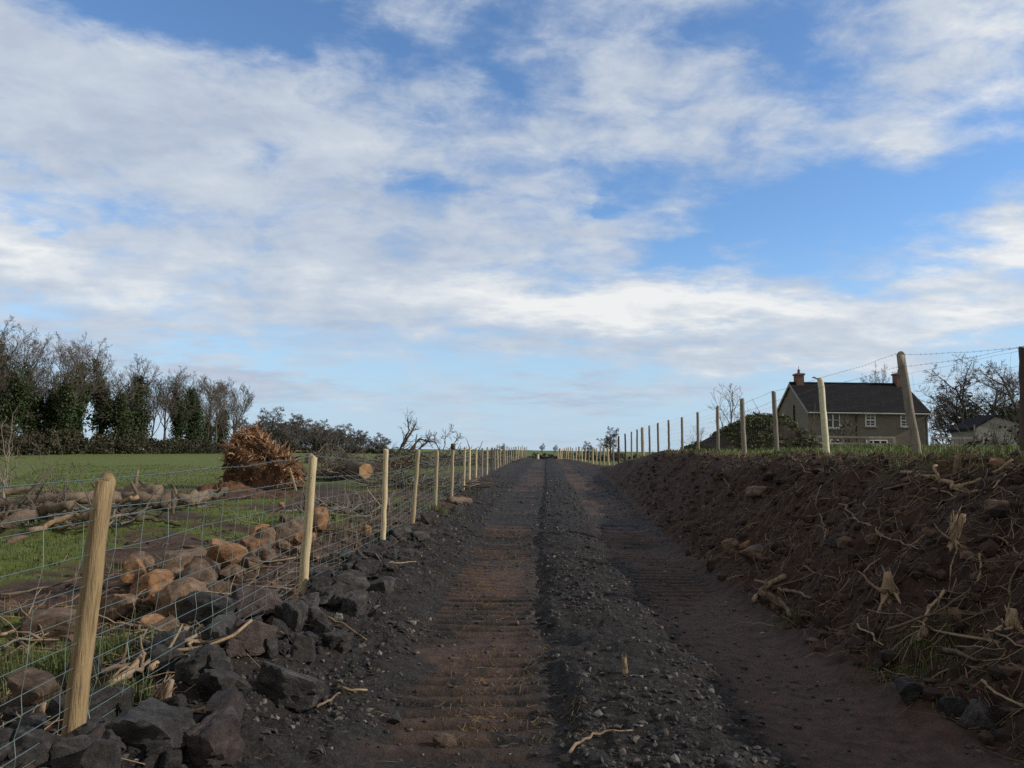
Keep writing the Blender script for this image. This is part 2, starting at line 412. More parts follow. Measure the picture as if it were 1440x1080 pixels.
bright_b = blobs([(40, 350, 420, 75, -14, .75), (760, 420, 620, 75, -2, .75), (1050, 440, 420, 60, -6, .65), (1390, 60, 260, 190, 10, .55), (1430, 350, 240, 70, 12, .8), (1400, 445, 220, 45, 5, .6),
                  (1120, 520, 330, 50, 0, .4), (150, 160, 420, 60, -20, .15), (850, 560, 400, 40, 0, -.15), (250, 560, 500, 40, 0, -.1)])
bn = noise(t, P, 2.6, 7, .6, .1)
bf = math_(t, 'ADD', bright_b, math_(t, 'MULTIPLY_ADD', bn, 1.2, -.42))
bf = math_(t, 'MULTIPLY_ADD', math_(t, 'SUBTRACT', n4, .5), .9, bf)
cloudc = ramp(t, bf, [(0, (.45, .525, .65)), (.4, (.605, .665, .745)), (.85, (.88, .89, .88))])
cloudc = mixc(t, back.outputs[0], cloudc, (.50, .475, .435))  # neutral colour of the added out-of-view cloud, tuned for the fill
cl10 = N(t, 'ShaderNodeVectorMath', operation='SCALE'); cl10.inputs['Scale'].default_value = 1 / .15; t.links.new(cloudc, cl10.inputs[0])
skc = N(t, 'ShaderNodeVectorMath', operation='MULTIPLY'); t.links.new(sky.outputs[0], skc.inputs[0]); skc.inputs[1].default_value = (.86, 1.03, 1.2)
hz = N(t, 'ShaderNodeMapRange', interpolation_type='SMOOTHERSTEP'); t.links.new(el, hz.inputs['Value'])
hz.inputs['From Min'].default_value = .30; hz.inputs['From Max'].default_value = -.03; hz.inputs['To Max'].default_value = .92
clear = mixc(t, hz.outputs[0], skc.outputs[0], (.46 / .15, .62 / .15, .78 / .15))
t.links.new(mixc(t, cover, clear, cl10.outputs[0]), bg.inputs[0])
w.cycles.sampling_method = 'MANUAL'; w.cycles.sample_map_resolution = 512

sd = bpy.data.lights.new('sun', 'SUN'); sd.energy = 3.6; sd.angle = R_(.7); sd.color = (1, .93, .83)
so = bpy.data.objects.new('sun', sd); COL.objects.link(so)
sdir = Vector((math.sin(SUN_AZ) * math.cos(SUN_EL), math.cos(SUN_AZ) * math.cos(SUN_EL), math.sin(SUN_EL)))
so.rotation_euler = sdir.to_track_quat('Z', 'Y').to_euler(); so.location = (30, -10, 30)

S.view_settings.view_transform = 'Standard'; S.view_settings.look = 'None'; S.view_settings.exposure = 0; S.view_settings.gamma = 1
S.render.engine = 'CYCLES'; S.cycles.use_denoising = False
S.cycles.sample_clamp_direct = 4; S.cycles.sample_clamp_indirect = 2; S.cycles.max_bounces = 4; S.cycles.diffuse_bounces = 3

# ------------------------------------------------------------------ ground sheet, cut into field / track / bank
def gspace(a, b, r0):
    out = [a]; s = r0
    while out[-1] < b:
        out.append(out[-1] + s); s *= 1.09
    return np.array(out[1:])
def rows():
    ys = list(np.linspace(-40, 1.9, 22)); y = 1.9
    while y < 4000:
        y += y * (.0026 if 4 < y < 14 else .0045 if y <= 4 else .0105 if y < 110 else .06); ys.append(y)
    return np.array(ys)
YR = rows()
xin = np.arange(-2.3, 4.7, .0185)
XC = np.concatenate([-(gspace(2.3, 4000, .04)[::-1]), xin, gspace(xin[-1], 4000, .03)])
GX, GY = np.meshgrid(XC, YR)
gz = terrain(GX, GY)
nx, ny = len(XC), len(YR)
gx, gy = GX.ravel(), GY.ravel(); zz = gz.ravel()
xl, xt, xm = X_FL(gy), X_TOE(gy), X_RIM(gy)
tt = gx - C_ROAD(gy)
nz1 = fbm(gx, gy, .55, 3, 101); nz2 = fbm(gx, gy, 2.1, 3, 103); nz3 = fbm(gx, gy, 6, 3, 107)
def grass_mask(x, y):
    xl, xm = X_FL(y), X_RIM(y)
    a = fbm(x, y, .5, 3, 201) + .55 * fbm(x, y, 2.4, 3, 203)
    left = sst(xl - .4, xl - 1.6, x) * sst(-.12, .12, a + .06 - .45 * sst(13, 24, y) * sst(-14, -9, x) * sst(75, 45, y))
    field = np.maximum(sst(-8.2, -10.5, x + 2.5 * fbm(x, y, .25, 2, 205)), sst(23, 27, y) * sst(xl - 1.0, xl - 2.4, x + 1.2 * fbm(x, y, .5, 2, 206))) 
    left = np.maximum(left * (x < xl), field)
    right = sst(xm - .25, xm + .3, x + .7 * fbm(x, y, 1.3, 3, 207))
    far = sst(110, 135, y)
    return np.clip(np.maximum(np.maximum(left, right), far), 0, 1)
gr = grass_mask(gx, gy)
inroad = sst(xl + .4, xl + 1.0, gx) * sst(xt + .15, xt - .15, gx)
tt = tt + .16 * nz2 + .09 * nz3
track = np.maximum(np.exp(-(np.abs(tt + .24) / .5) ** 3.2) * sst(-.35, .1, nz1 + .6 * nz3), np.exp(-(np.abs(tt - 1.86) / .58) ** 4) * np.maximum(sst(-.5, .0, nz1 + .5 * nz2), sst(12, 7, gy))) * inroad
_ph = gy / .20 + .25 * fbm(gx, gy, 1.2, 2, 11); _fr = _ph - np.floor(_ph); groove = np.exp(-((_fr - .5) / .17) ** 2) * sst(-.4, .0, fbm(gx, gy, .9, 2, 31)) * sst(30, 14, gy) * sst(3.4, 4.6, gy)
gravel = inroad * (1 - .9 * track * (1 - .75 * groove))  # lug grooves painted dark: shade in the gaps together with dark stone fines
gravel = np.maximum(gravel, sst(xl - .2, xl + .3, gx) * (gx < xl + 1.2) * .8)
red = np.clip(.45 + 1.2 * nz1 + .8 * nz2, 0, 1)
bank = sst(xt - .15, xt + .2, gx) * sst(xm + .35, xm + .05, gx)
mud = sst(9.5, 7, gy) * sst(1.25, 1.5, tt) * inroad
red = np.maximum(red, mud * 1.0); gravel = gravel * (1 - mud)
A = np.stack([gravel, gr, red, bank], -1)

def ground_mat():
    m, t, b = nt('earth_and_grass')
    at_ = N(t, 'ShaderNodeAttribute', attribute_name='masks')
    sp = N(t, 'ShaderNodeSeparateColor'); t.links.new(at_.outputs['Color'], sp.inputs[0])
    g = N(t, 'ShaderNodeNewGeometry'); v = g.outputs['Position']
    nA = noise(t, v, 1.3, 8, .65); nB = noise(t, v, 9, 8, .7); nC = noise(t, v, 45, 5, .7); nD = noise(t, v, 130, 3, .7)
    earth = ramp(t, nB, [(.3, (.028, .0185, .0135)), (.5, (.066, .043, .031)), (.72, (.12, .082, .058))])
    redd = ramp(t, nB, [(.3, (.045, .028, .021)), (.5, (.105, .064, .048)), (.72, (.17, .108, .08))])
    col = mixc(t, math_(t, 'MULTIPLY_ADD', nA, 1.2, math_(t, 'SUBTRACT', sp.outputs[2], .75), True), earth, redd)
    dark = ramp(t, nB, [(.3, (.022, .0115, .008)), (.52, (.055, .029, .0195)), (.75, (.10, .056, .037))])
    col = mixc(t, math_(t, 'MULTIPLY', at_.outputs['Alpha'], math_(t, 'SUBTRACT', 1.25, nA, None, True)), col, dark)
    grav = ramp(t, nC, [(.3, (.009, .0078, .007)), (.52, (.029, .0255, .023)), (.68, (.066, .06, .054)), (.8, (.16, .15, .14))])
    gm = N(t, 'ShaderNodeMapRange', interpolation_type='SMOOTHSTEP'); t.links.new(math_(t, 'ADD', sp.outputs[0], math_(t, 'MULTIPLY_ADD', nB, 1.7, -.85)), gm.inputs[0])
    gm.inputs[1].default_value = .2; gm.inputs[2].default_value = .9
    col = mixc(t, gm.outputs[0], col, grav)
    col = mixc(t, .5, col, ramp(t, nD, [(.35, (.3, .3, .3)), (.65, (1, 1, 1))]), 'MULTIPLY')
    gf = noise(t, v, .09, 4, .6)
    ga = mixc(t, gf, (.105, .14, .026), (.15, .18, .042))
    ga = mixc(t, .6, ga, ramp(t, noise(t, v, 3.5, 6, .7), [(.3, (.35, .4, .3)), (.7, (1.1, 1.1, 1.0))]), 'MULTIPLY')
    ga = mixc(t, math_(t, 'MULTIPLY', ramp(t, nA, [(.5, (0, 0, 0)), (.75, (1, 1, 1))]), .35), ga, (.13, .12, .055))
    col = mixc(t, sp.outputs[1], col, ga)
    t.links.new(col, b.inputs['Base Color'])
    ro = math_(t, 'MULTIPLY_ADD', nB, .5, .55, True); t.links.new(ro, b.inputs['Roughness'])
    b.inputs['Specular IOR Level'].default_value = .25
    bump(t, b, math_(t, 'ADD', math_(t, 'MULTIPLY', nB, .7), math_(t, 'MULTIPLY', nC, .45)), .9, .06)
    return m
M['ground'] = ground_mat()
V = np.stack([gx, gy, zz], -1)
i, j = np.meshgrid(np.arange(ny - 1), np.arange(nx - 1), indexing='ij')
F = np.stack([i * nx + j, i * nx + j + 1, (i + 1) * nx + j + 1, (i + 1) * nx + j], -1).reshape(-1, 4)
fcx = gx[F].mean(1); fcy = gy[F].mean(1)
isroad = (fcx > X_FL(fcy) + .55) & (fcx < X_TOE(fcy)) & (fcy < 112)
isbank = (fcx >= X_TOE(fcy)) & (fcx < X_RIM(fcy) + .25) & (fcy < 58)
def sub(name, mask):
    f = F[mask]; u, inv = np.unique(f.ravel(), return_inverse=True)
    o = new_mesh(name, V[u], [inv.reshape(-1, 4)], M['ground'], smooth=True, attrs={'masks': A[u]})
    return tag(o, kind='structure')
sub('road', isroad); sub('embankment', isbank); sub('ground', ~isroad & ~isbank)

# ------------------------------------------------------------------ fences
def post_mb(base, top, r, seed, sink=.35, flat=False):
    rng = np.random.default_rng(seed); base = np.array(base); top = np.array(top); ax = (top - base) / np.linalg.norm(top - base)
    ts = np.concatenate([[-sink / np.linalg.norm(top - base)], np.linspace(0, .992, 9), [1.0]])
    P = base + (top - base) * ts[:, None] + rng.normal(0, .0025, (11, 3)) * (ts > 0)[:, None]
    rr = r * (1.04 - .1 * ts) * (1 + rng.normal(0, .025, 11)); rr[-1] *= .94
    sq = 1 + rng.normal(0, .045, (1, 12)) + rng.normal(0, .008, (11, 12))
    if flat: sq[:, 2:6] *= .72
    mb = MB(); mb.tube(P, rr, 12, True, sq); return mb

def wire_strand(mb, pts, r, sides=3):
    mb.tube(pts, r, sides, cap=False)

def fence(root, posts, strands, net_heights, pitch, mat, near_d=40, side=-1, rw=.0016, seed=1):
    """posts: (base, top) arrays ordered from near to far; strands: heights of barbed strands; net_heights: horizontals of the netting"""
    rng = np.random.default_rng(seed)
    B = np.array([p[0] for p in posts]); T = np.array([p[1] for p in posts]); L = np.linalg.norm(T - B, axis=1)
    off = np.array((side * .055, 0, 0))
    o = np.array(root.location)
    def line(h, sag):
        pts = []
        for k in range(len(B) - 1):
            a = B[k] + (T[k] - B[k]) * min(1, h / L[k] if h < 5 else 1); b = B[k + 1] + (T[k + 1] - B[k + 1]) * min(1, h / L[k + 1])
            u = np.linspace(0, 1, 7 if B[k][1] < 30 else 3)[:-1]
            q = a + (b - a) * u[:, None]; q[:, 2] -= sag * 4 * u * (1 - u) * (.5 + rng.random()); q[1:] += rng.normal(0, .004, q[1:].shape)
            pts.append(q)
        pts.append((B[-1] + (T[-1] - B[-1]) * min(1, h / L[-1]))[None])
        return np.vstack(pts) + off
    for h in strands:
        mb = MB(); P = line(h, .02); wire_strand(mb, P - o, rw * 1.25)
        # barbs
        seg = np.linalg.norm(np.diff(P, axis=0), axis=1); cs = np.concatenate([[0], np.cumsum(seg)])
        for q in np.arange(.05, cs[-1], .11):
            p = np.array([np.interp(q, cs, P[:, k]) for k in range(3)])
            if p[1] > 22: break
            for a in (rng.random() * 3, rng.random() * 3):
                dv = np.array((math.cos(a) * .7, .3, math.sin(a))); dv *= .013 / np.linalg.norm(dv)
                mb.tube(np.array([p - dv, p + dv]) - o, rw * .85, 3, cap=False)
        mb.build('barbed_wire', mat, root)
    if net_heights:
        mb = MB(); lines = []
        for h in net_heights:
            P = line(h, .008); lines.append(P); wire_strand(mb, P - o, rw)
        cum = [np.concatenate([[0], np.cumsum(np.linalg.norm(np.diff(P[:, :2], axis=0), axis=1))]) for P in lines]
        tot = min(c[-1] for c in cum)
        for q in np.arange(.1, tot, pitch):
            y = np.interp(q, cum[0], lines[0][:, 1])
            if y > near_d and (int(q / pitch) % 2): continue
            pts = np.array([[np.interp(q / tot, c / c[-1], P[:, k]) for k in range(3)] for P, c in zip(lines, cum)])
            pts[1:-1, :2] += rng.normal(0, .006, (len(pts) - 2, 2))
            mb.tube(pts - o, rw * .8, 3, cap=False)
        mb.build('wire_netting', mat, root)

def stake(root, base, top, r, mat, seed, label=None, flat=False):
    o = np.array(root.location)
    p = post_mb(np.array(base) - o, np.array(top) - o, r, seed, flat=flat).build('post', M[mat], root, smooth=True)
    if label: p['label'] = label
    return p

def g_post(bx, by, tx, ty):
    b = G(bx, by); tp = at(tx, ty, b[1]); return b, tp
lroot = empty('wire_fence', (-2, 4, .15), 'stock fence of pale new stakes with netting and barbed wire left of the dark track', 'fence')
lp = []
for k, (bx, by, tx, ty, r, mt, lab) in enumerate([
    (97, 1050, 146, 673, .06, 'stake_brown', 'thick brown split stake, leaning and nearest of all'), (425, 835, 441, 641, .049, 'stake_new', None), (538, 771, 543, 632, .047, 'stake_new', None),
    (580, 735, 588, 633, .045, 'stake_new', None), (612, 712, 615, 633, .045, 'stake_new', None), (635, 699, 637, 629, .047, 'stake_new', None), (652, 688, 654, 629, .045, 'stake_new', None)]):
    b_, t_ = g_post(bx, by, tx, ty); r *= .78
    p = stake(lroot, b_, t_, r, mt, 10 + k, lab, flat=(k == 0)); lp.append((b_, t_))
    if k == 5:
        mb = MB(); q = t_ - np.array(lroot.location); mb.tube([q + (0, 0, -.06), q + (0, 0, .02), q + (.005, 0, .09)], [.054, .06, .055], 8); mb.build('post_cap', M['stake_dark'], p if False else lroot, True)
rng = np.random.default_rng(4)
y = lp[-1][0][1] + 3.15; k = 0
while y < 93:
    x = float(X_FL(y)); z = H(x, y); hh = 1.22 + rng.normal(0, .05)
    b_ = np.array((x, y, z)); t_ = b_ + (rng.normal(0, .03), rng.normal(0, .03), hh)
    stake(lroot, b_, t_, .038 + rng.random() * .007, ['stake_new', 'stake_new', 'stake_grey'][k % 3] if k != 4 else 'stake_dark', 40 + k); lp.append((b_, t_)); y += 3.15; k += 1
# the strands run on past the nearest stake, out of the picture
b0 = lp[0][0] + (-.12, -3.2, 0); b0[2] = H(b0[0], b0[1]); lp_w = [(b0, b0 + (0, 0, 1.2))] + lp
fence(lroot, lp_w, [1.17, .98], [.93, .79, .66, .54, .43, .33, .25, .17, .10, .04], .25, M['wire'], side=.05, rw=.0019)

rroot = empty('wire_fence', (5, 7, 1.5), 'stock fence of weathered stakes and netting along the top of the dark earth bank', 'fence')
def fr_post(bx, tx, ty):
    f = ray(bx, 645)[0]; ys = np.linspace(4, 110, 6000); i = int(np.argmin(np.abs(f * ys - X_FR(ys))))
    Y = ys[i]; b = np.array((f * Y, Y, H(f * Y, Y))); return b, at(tx, ty, Y)
rp = []
for k, (bx, tx, ty, r, mt, lab) in enumerate([
    (1443, 1440, 489, .045, 'stake_dark', 'dark reddish stake'), (1290, 1266, 498, .05, 'stake_grey', 'leaning weathered stake'), (1163, 1154, 533, .05, 'stake_white', 'bright pale new stake'),
    (1093, 1088, 551, .045, 'stake_grey', None), (1047, 1043, 561, .06, 'stake_grey', 'thick weathered stake'), (1010, 1009, 571, .045, 'stake_grey', None), (982, 981, 580, .045, 'stake_grey', None),
    (960, 959, 587, .046, 'stake_grey', None), (941, 940, 591, .046, 'stake_grey', None), (926, 925, 595, .046, 'stake_grey', None), (914, 913, 599, .045, 'stake_grey', None), (904, 903, 601, .075, 'stake_new', 'thick pale strainer stake'),
    (896, 896, 604, .045, 'stake_grey', None), (888, 888, 607, .045, 'stake_grey', None), (880, 879, 610, .045, 'stake_dark', None), (870, 870, 613, .055, 'stake_dark', None)]):
    b_, t_ = fr_post(bx, tx, ty); p = stake(rroot, b_, t_, r, mt, 100 + k, lab); rp.append((b_, t_))
y = rp[-1][0][1] + 2.6; k = 0
while y < 104:
    x = float(X_FR(y)); z = H(x, y); b_ = np.array((x, y, z)); t_ = b_ + (rng.normal(0, .04), rng.normal(0, .04), 1.2 + rng.normal(0, .07))
    stake(rroot, b_, t_, .055 + .02 * (k % 4 == 1), 'stake_new' if k % 3 else 'stake_grey', 140 + k); rp.append((b_, t_)); y += 2.7; k += 1
e0 = rp[0][0] + (-.1, -3, 0); e0[2] = H(e0[0], e0[1])
fence(rroot, [(e0, e0 + (0, 0, 1.35))] + rp, [1.30, 1.08], [.98, .84, .7, .56, .44, .33, .23, .14, .05], .3, M['wire_dark'], side=-1, rw=.0012, seed=8)
# bent wire hook on the bright stake
q = rp[2][1] - np.array(rroot.location); mb = MB(); mb.tube([q + (.03, 0, -.02), q + (-.05, 0, .0), q + (-.1, 0, .025), q + (-.13, 0, .02)], [.006, .012, .014, .012], 6); mb.build('wire_hook', M['metalgrey'], rroot)

# ------------------------------------------------------------------ house
def stone_wall_mat():
    m, t, b = nt('pebbledash_render')
    tc = N(t, 'ShaderNodeTexCoord'); v = tc.outputs['Object']
    n = noise(t, v, .8, 6, .65); n2 = noise(t, v, 14, 4, .7)
    col = mixc(t, .5, ramp(t, n, [(.3, (.15, .13, .105)), (.7, (.21, .18, .147))]), ramp(t, n2, [(.3, (.7, .7, .7)), (.7, (1.1, 1.1, 1.1))]), 'MULTIPLY')
    t.links.new(col, b.inputs['Base Color']); b.inputs['Roughness'].default_value = .92; bump(t, b, n2, .25, .01); return m
def slate_mat():
    m, t, b = nt('dark_slate_tiles')
    tc = N(t, 'ShaderNodeTexCoord'); mp = N(t, 'ShaderNodeMapping'); t.links.new(tc.outputs['Object'], mp.inputs[0]); mp.inputs['Scale'].default_value = (1, 1.25, 0)
    br = N(t, 'ShaderNodeTexBrick'); t.links.new(mp.outputs[0], br.inputs['Vector'])
    for nme, val in (('Color1', (.009, .009, .012, 1)), ('Color2', (.0155, .015, .018, 1)), ('Mortar', (.009, .009, .01, 1)), ('Scale', 1.0), ('Mortar Size', .012), ('Brick Width', .32), ('Row Height', .26)): br.inputs[nme].default_value = val
    n = noise(t, tc.outputs['Object'], 1.1, 5, .7)
    t.links.new(mixc(t, .6, br.outputs[0], ramp(t, n, [(.3, (.55, .55, .55)), (.7, (1.35, 1.3, 1.3))]), 'MULTIPLY'), b.inputs['Base Color'])
    b.inputs['Roughness'].default_value = .9; b.inputs['Specular IOR Level'].default_value = .15; bump(t, b, br.outputs['Fac'], .6, -.02); return m
def brick_mat():
    m, t, b = nt('chimney_brick')
    tc = N(t, 'ShaderNodeTexCoord'); br = N(t, 'ShaderNodeTexBrick'); mp = N(t, 'ShaderNodeMapping'); mp.inputs['Rotation'].default_value = (R_(90), 0, 0); t.links.new(tc.outputs['Object'], mp.inputs[0]); t.links.new(mp.outputs[0], br.inputs['Vector'])
    for nme, val in (('Color1', (.14, .065, .05, 1)), ('Color2', (.20, .10, .075, 1)), ('Mortar', (.16, .14, .12, 1)), ('Scale', 4.0), ('Mortar Size', .02)): br.inputs[nme].default_value = val
    t.links.new(br.outputs[0], b.inputs['Base Color']); b.inputs['Roughness'].default_value = .9; return m
M['wall'] = stone_wall_mat(); M['slate'] = slate_mat(); M['brick'] = brick_mat()
M['white'] = simple('white_paint', (.62, .62, .6), (.75, .75, .73), 2, .5, .05, .001, hue=0)
M['dkpaint'] = simple('dark_pipe_paint', (.012, .013, .014), (.025, .025, .027), 3, .4, .05, .001)
M['gutter'] = simple('grey_gutter', (.3, .3, .3), (.42, .42, .42), 3, .5, .05, .001)
M['fascia'] = simple('pale_bargeboard', (.28, .26, .24), (.36, .34, .31), 3, .6, .05, .001)
M['garden_rail'] = simple('silvery_rail_wood', (.2, .18, .16), (.34, .31, .28), 4, .8, .3, .004)
m, t, b = nt('window_glass'); b.inputs['Base Color'].default_value = (.012, .014, .016, 1); b.inputs['Roughness'].default_value = .06; b.inputs['Specular IOR Level'].default_value = .5; M['glass'] = m
m, t, b = nt('pale_curtain'); b.inputs['Base Color'].default_value = (.35, .35, .34, 1); M['curtain'] = m
HD, HW = 64.0, 7.6
cL, cR = at(1136, 577, HD), at(1304, 577, HD)
HL = cR[0] - cL[0]; ez = cL[2]; gzH = ez - 5.0
house = empty('house', (cL[0], HD, gzH), 'two-storey grey rendered farmhouse with dark slate roof and white windows behind the bank', 'house')
RZ = 5.0 + 2.45
V_ = [(0, 0, -.6), (HL, 0, -.6), (HL, HW, -.6), (0, HW, -.6), (0, 0, 5), (HL, 0, 5), (HL, HW, 5), (0, HW, 5), (0, HW / 2, RZ), (HL, HW / 2, RZ)]
new_mesh('wall', V_, [np.array([(0, 1, 5, 4), (2, 3, 7, 6)]), np.array([(4, 8, 7), (5, 6, 9)]), np.array([(0, 4, 7, 3), (1, 2, 6, 5)])], M['wall'], house)
mb = MB(); oh, ov = .38, .12
sl = (RZ - 5) / (HW / 2)
for s in (0, 1):
    y0 = -oh if s == 0 else HW + oh; z0 = 5 - sl * oh
    a = np.array([(-ov, y0, z0), (HL + ov, y0, z0), (HL + ov, HW / 2, RZ), (-ov, HW / 2, RZ)]); up = np.array((0, 0, .16)); lo = np.array((0, 0, .03))
    mb.add(np.vstack([a + lo, a + up]), [(4, 5, 6, 7), (3, 2, 1, 0), (0, 1, 5, 4), (1, 2, 6, 5), (2, 3, 7, 6), (3, 0, 4, 7)])
mb.tube([(-ov, HW / 2, RZ + .15), (HL + ov, HW / 2, RZ + .15)], .1, 8)
roof = mb.build('roof', M['slate'], house)
mb = MB()
for x in (-ov - .025, HL + ov + .025):
    for y0, y1 in ((-oh, HW / 2), (HW + oh, HW / 2)):
        z0 = 5 - sl * oh; a = np.array([(x - .02, y0, z0 - .12), (x + .02, y0, z0 - .12), (x + .02, y1, RZ - .12), (x - .02, y1, RZ - .12)])
        mb.add(np.vstack([a, a + (0, 0, .25)]), [(4, 5, 6, 7), (3, 2, 1, 0), (0, 1, 5, 4), (1, 2, 6, 5), (2, 3, 7, 6), (3, 0, 4, 7)])
mb.build('bargeboard', M['fascia'], house)
mb = MB(); mb.tube([(-.1, -oh - .06, 5 - sl * oh + .03), (HL + .1, -oh - .06, 5 - sl * oh + .03)], .06, 8); mb.build('gutter', M['gutter'], house)
def hx(px): return (at(px, 600, HD)[0] - cL[0])
def hz(px, py): return at(px, py, HD)[2] - gzH
for px in (1204, 1302):
    mb = MB(); x = hx(px); mb.tube([(x, -oh, 4.72), (x, -.06, 4.5), (x, -.06, 0)], .055, 8); mb.build('downpipe', M['dkpaint'], house)
mb = MB(); mb.tube([(-.07, 3.0, -.2), (-.07, 3.0, 5.6)], .07, 8); mb.build('downpipe', M['dkpaint'], house)
def window(px0, py0, px1, py1, cols, rws, sash=True, sill=True):
    x0, x1 = hx(px0), hx(px1); z1, z0 = hz((px0 + px1) / 2, py0), hz((px0 + px1) / 2, py1); cx, cz, W_, H_ = (x0 + x1) / 2, (z0 + z1) / 2, x1 - x0, z1 - z0
    mb = MB(); fw = .09
    mb.box((x0 + fw / 2, -.02, cz), (fw, .12, H_)); mb.box((x1 - fw / 2, -.02, cz), (fw, .12, H_))
    mb.box((cx, -.023, z1 - fw / 2), (W_ - 2 * fw, .12, fw)); mb.box((cx, -.023, z0 + fw / 2), (W_ - 2 * fw, .12, fw))
    for c in range(1, cols): mb.box((x0 + W_ * c / cols, -.018, cz), (.11 if not sash else .05, .1, H_ - 2 * fw))
    for r in range(1, rws): mb.box((cx, -.014, z0 + H_ * r / rws), (W_ - 2 * fw, .09, .1 if (sash and r == rws // 2) else .04))
    f = mb.build('window', M['white'], house)
    mb = MB(); mb.box((cx, -.005, cz), (W_ - .04, .03, H_ - .04)); mb.build('pane', M['glass'], f)
    if sill: mb = MB(); mb.box((cx, -.08, z0 - .055), (W_ + .25, .26, .1)); mb.build('sill', M['gutter'], f)
window(1161, 579.5, 1181, 602, 2, 2, False); window(1216.5, 582, 1231, 599.5, 2, 4); window(1266, 582.5, 1281, 600, 2, 4)
window(1166, 618, 1182, 634, 2, 1, False); window(1217, 618.5, 1247, 634, 3, 2, False)
mb = MB(); mb.box((-.02, 5.3, 3.35), (.1, .8, 1.2)); f = mb.build('window', M['white'], house); mb = MB(); mb.box((-.06, 5.3, 3.35), (.05, .66, 1.05)); mb.build('pane', M['glass'], f)
for px, hgt, wd in ((1123.5, .82, .62), (1264.5, .95, .8)):
    x = at(px, 540, HD + HW / 2)[0] - cL[0]; mb = MB(); yv = HW / 2
    mb.box((x, yv, RZ - .1 + hgt / 2), (wd, .8, hgt + .5)); mb.box((x, yv, RZ + hgt + .08 - .03), (wd + .16, .95, .14))
    ch = mb.build('chimney', M['brick'], roof)
    mb = MB(); mb.tube([(x, yv, RZ + hgt + .1), (x, yv, RZ + hgt + .45), (x, yv, RZ + hgt + .5)], [.13, .11, .13], 8)
    if px < 1200: mb.tube([(x, yv, RZ + hgt + .5), (x, yv, RZ + hgt + .8)], .02, 5)
    mb.build('chimney_pot', M['brick'], roof)
x = at(1255.5, 540, HD + HW / 2)[0] - cL[0]; mb = MB(); mb.tube([(x, HW / 2, RZ), (x, HW / 2, RZ + 1.25)], .018, 5)
mb.tube([(x - .05, HW / 2, RZ + 1.2), (x + .55, HW / 2, RZ + 1.22)], .012, 4)
for q in np.linspace(0, .5, 6): mb.tube([(x + q, HW / 2 - .2, RZ + 1.21), (x + q, HW / 2 + .2, RZ + 1.21)], .008, 4)
mb.build('aerial', M['metalgrey'], roof)

# low building with a gable at the far right
BD = 52
a, ap, c = at(1372, 602, BD), at(1400, 586, BD), at(1462, 604, BD); gz_ = a[2] - 2.6
bung = empty('bungalow', (a[0], BD, gz_), 'low pale gabled outbuilding behind bushes beside the farmhouse', 'outbuilding')
e1, pk, e2 = np.array((0, 0, 2.6)), np.array((ap[0] - a[0], 0, ap[2] - gz_)), np.array((c[0] - a[0], 0, 2.6)); dp = np.array((.9, 4.5, 0)); z0 = np.array((0, 0, -3.0))
V_ = [e1 + z0, e2 + z0, e2, pk, e1]; V_ = V_ + [v + dp for v in V_]
M['pale_render'] = simple('pale_render', (.24, .24, .22), (.34, .335, .31), 1.2, .9, .2, .01, hue=0)
mb = MB(); mb.add(V_, [(0, 1, 2, 4), (6, 5, 9, 7), (0, 4, 9, 5), (1, 6, 7, 2)], [(4, 2, 3), (9, 8, 7)]); mb.build('wall', M['pale_render'], bung)
mb = MB()
for u, v in ((e1, pk), (pk, e2)):
    ex = (v - u) / np.linalg.norm(v - u); u2 = u - ex * (.3 if u is e1 else 0); v2 = v + ex * (.3 if u is pk else 0)
    q = np.array([u2 - dp * .03, v2 - dp * .03, v2 + dp * 1.03, u2 + dp * 1.03]); mb.add(np.vstack([q + (0, 0, .02), q + (0, 0, .16)]), [(4, 5, 6, 7), (3, 2, 1, 0), (0, 1, 5, 4), (1, 2, 6, 5), (2, 3, 7, 6), (3, 0, 4, 7)])
mb.build('roof', M['slate'], bung)

# garden rail in front of the house
gr_ = empty('rail_fence', (18, 50, .8), 'low silvery post-and-rail fence across the lawn in front of the farmhouse', 'fence')
o = np.array(gr_.location); RD = 50
xs_ = [(1150, 614), (1186, 614.4), (1222, 615), (1258, 615.4), (1312, 616), (1340, 616), (1369, 616)]
pts = [at(px, py, RD) for px, py in xs_]
for k, p in enumerate(pts):
    g0 = H(p[0], p[1]); mb = MB(); mb.box(np.array((p[0], RD + .06, (g0 - .3 + p[2] + .05) / 2)) - o, (.12, .1, p[2] + .05 - g0 + .3)); mb.build('post', M['garden_rail'], gr_)
for a, c in zip(pts[:-1], pts[1:]):
    for dz in (0, -.42):
        if a is pts[3]: continue
        mb = MB(); e = c - a; mb.add(np.array([a + (0, -.02, dz - .06), a + (0, .0, dz - .06), a + (0, 0, dz + .06), a + (0, -.02, dz + .06), c + (0, -.02, dz - .06), c + (0, 0, dz - .06), c + (0, 0, dz + .06), c + (0, -.02, dz + .06)]) - o,
               [(0, 1, 2, 3), (7, 6, 5, 4), (0, 4, 5, 1), (1, 5, 6, 2), (2, 6, 7, 3), (3, 7, 4, 0)]); mb.build('rail', M['garden_rail'], gr_)

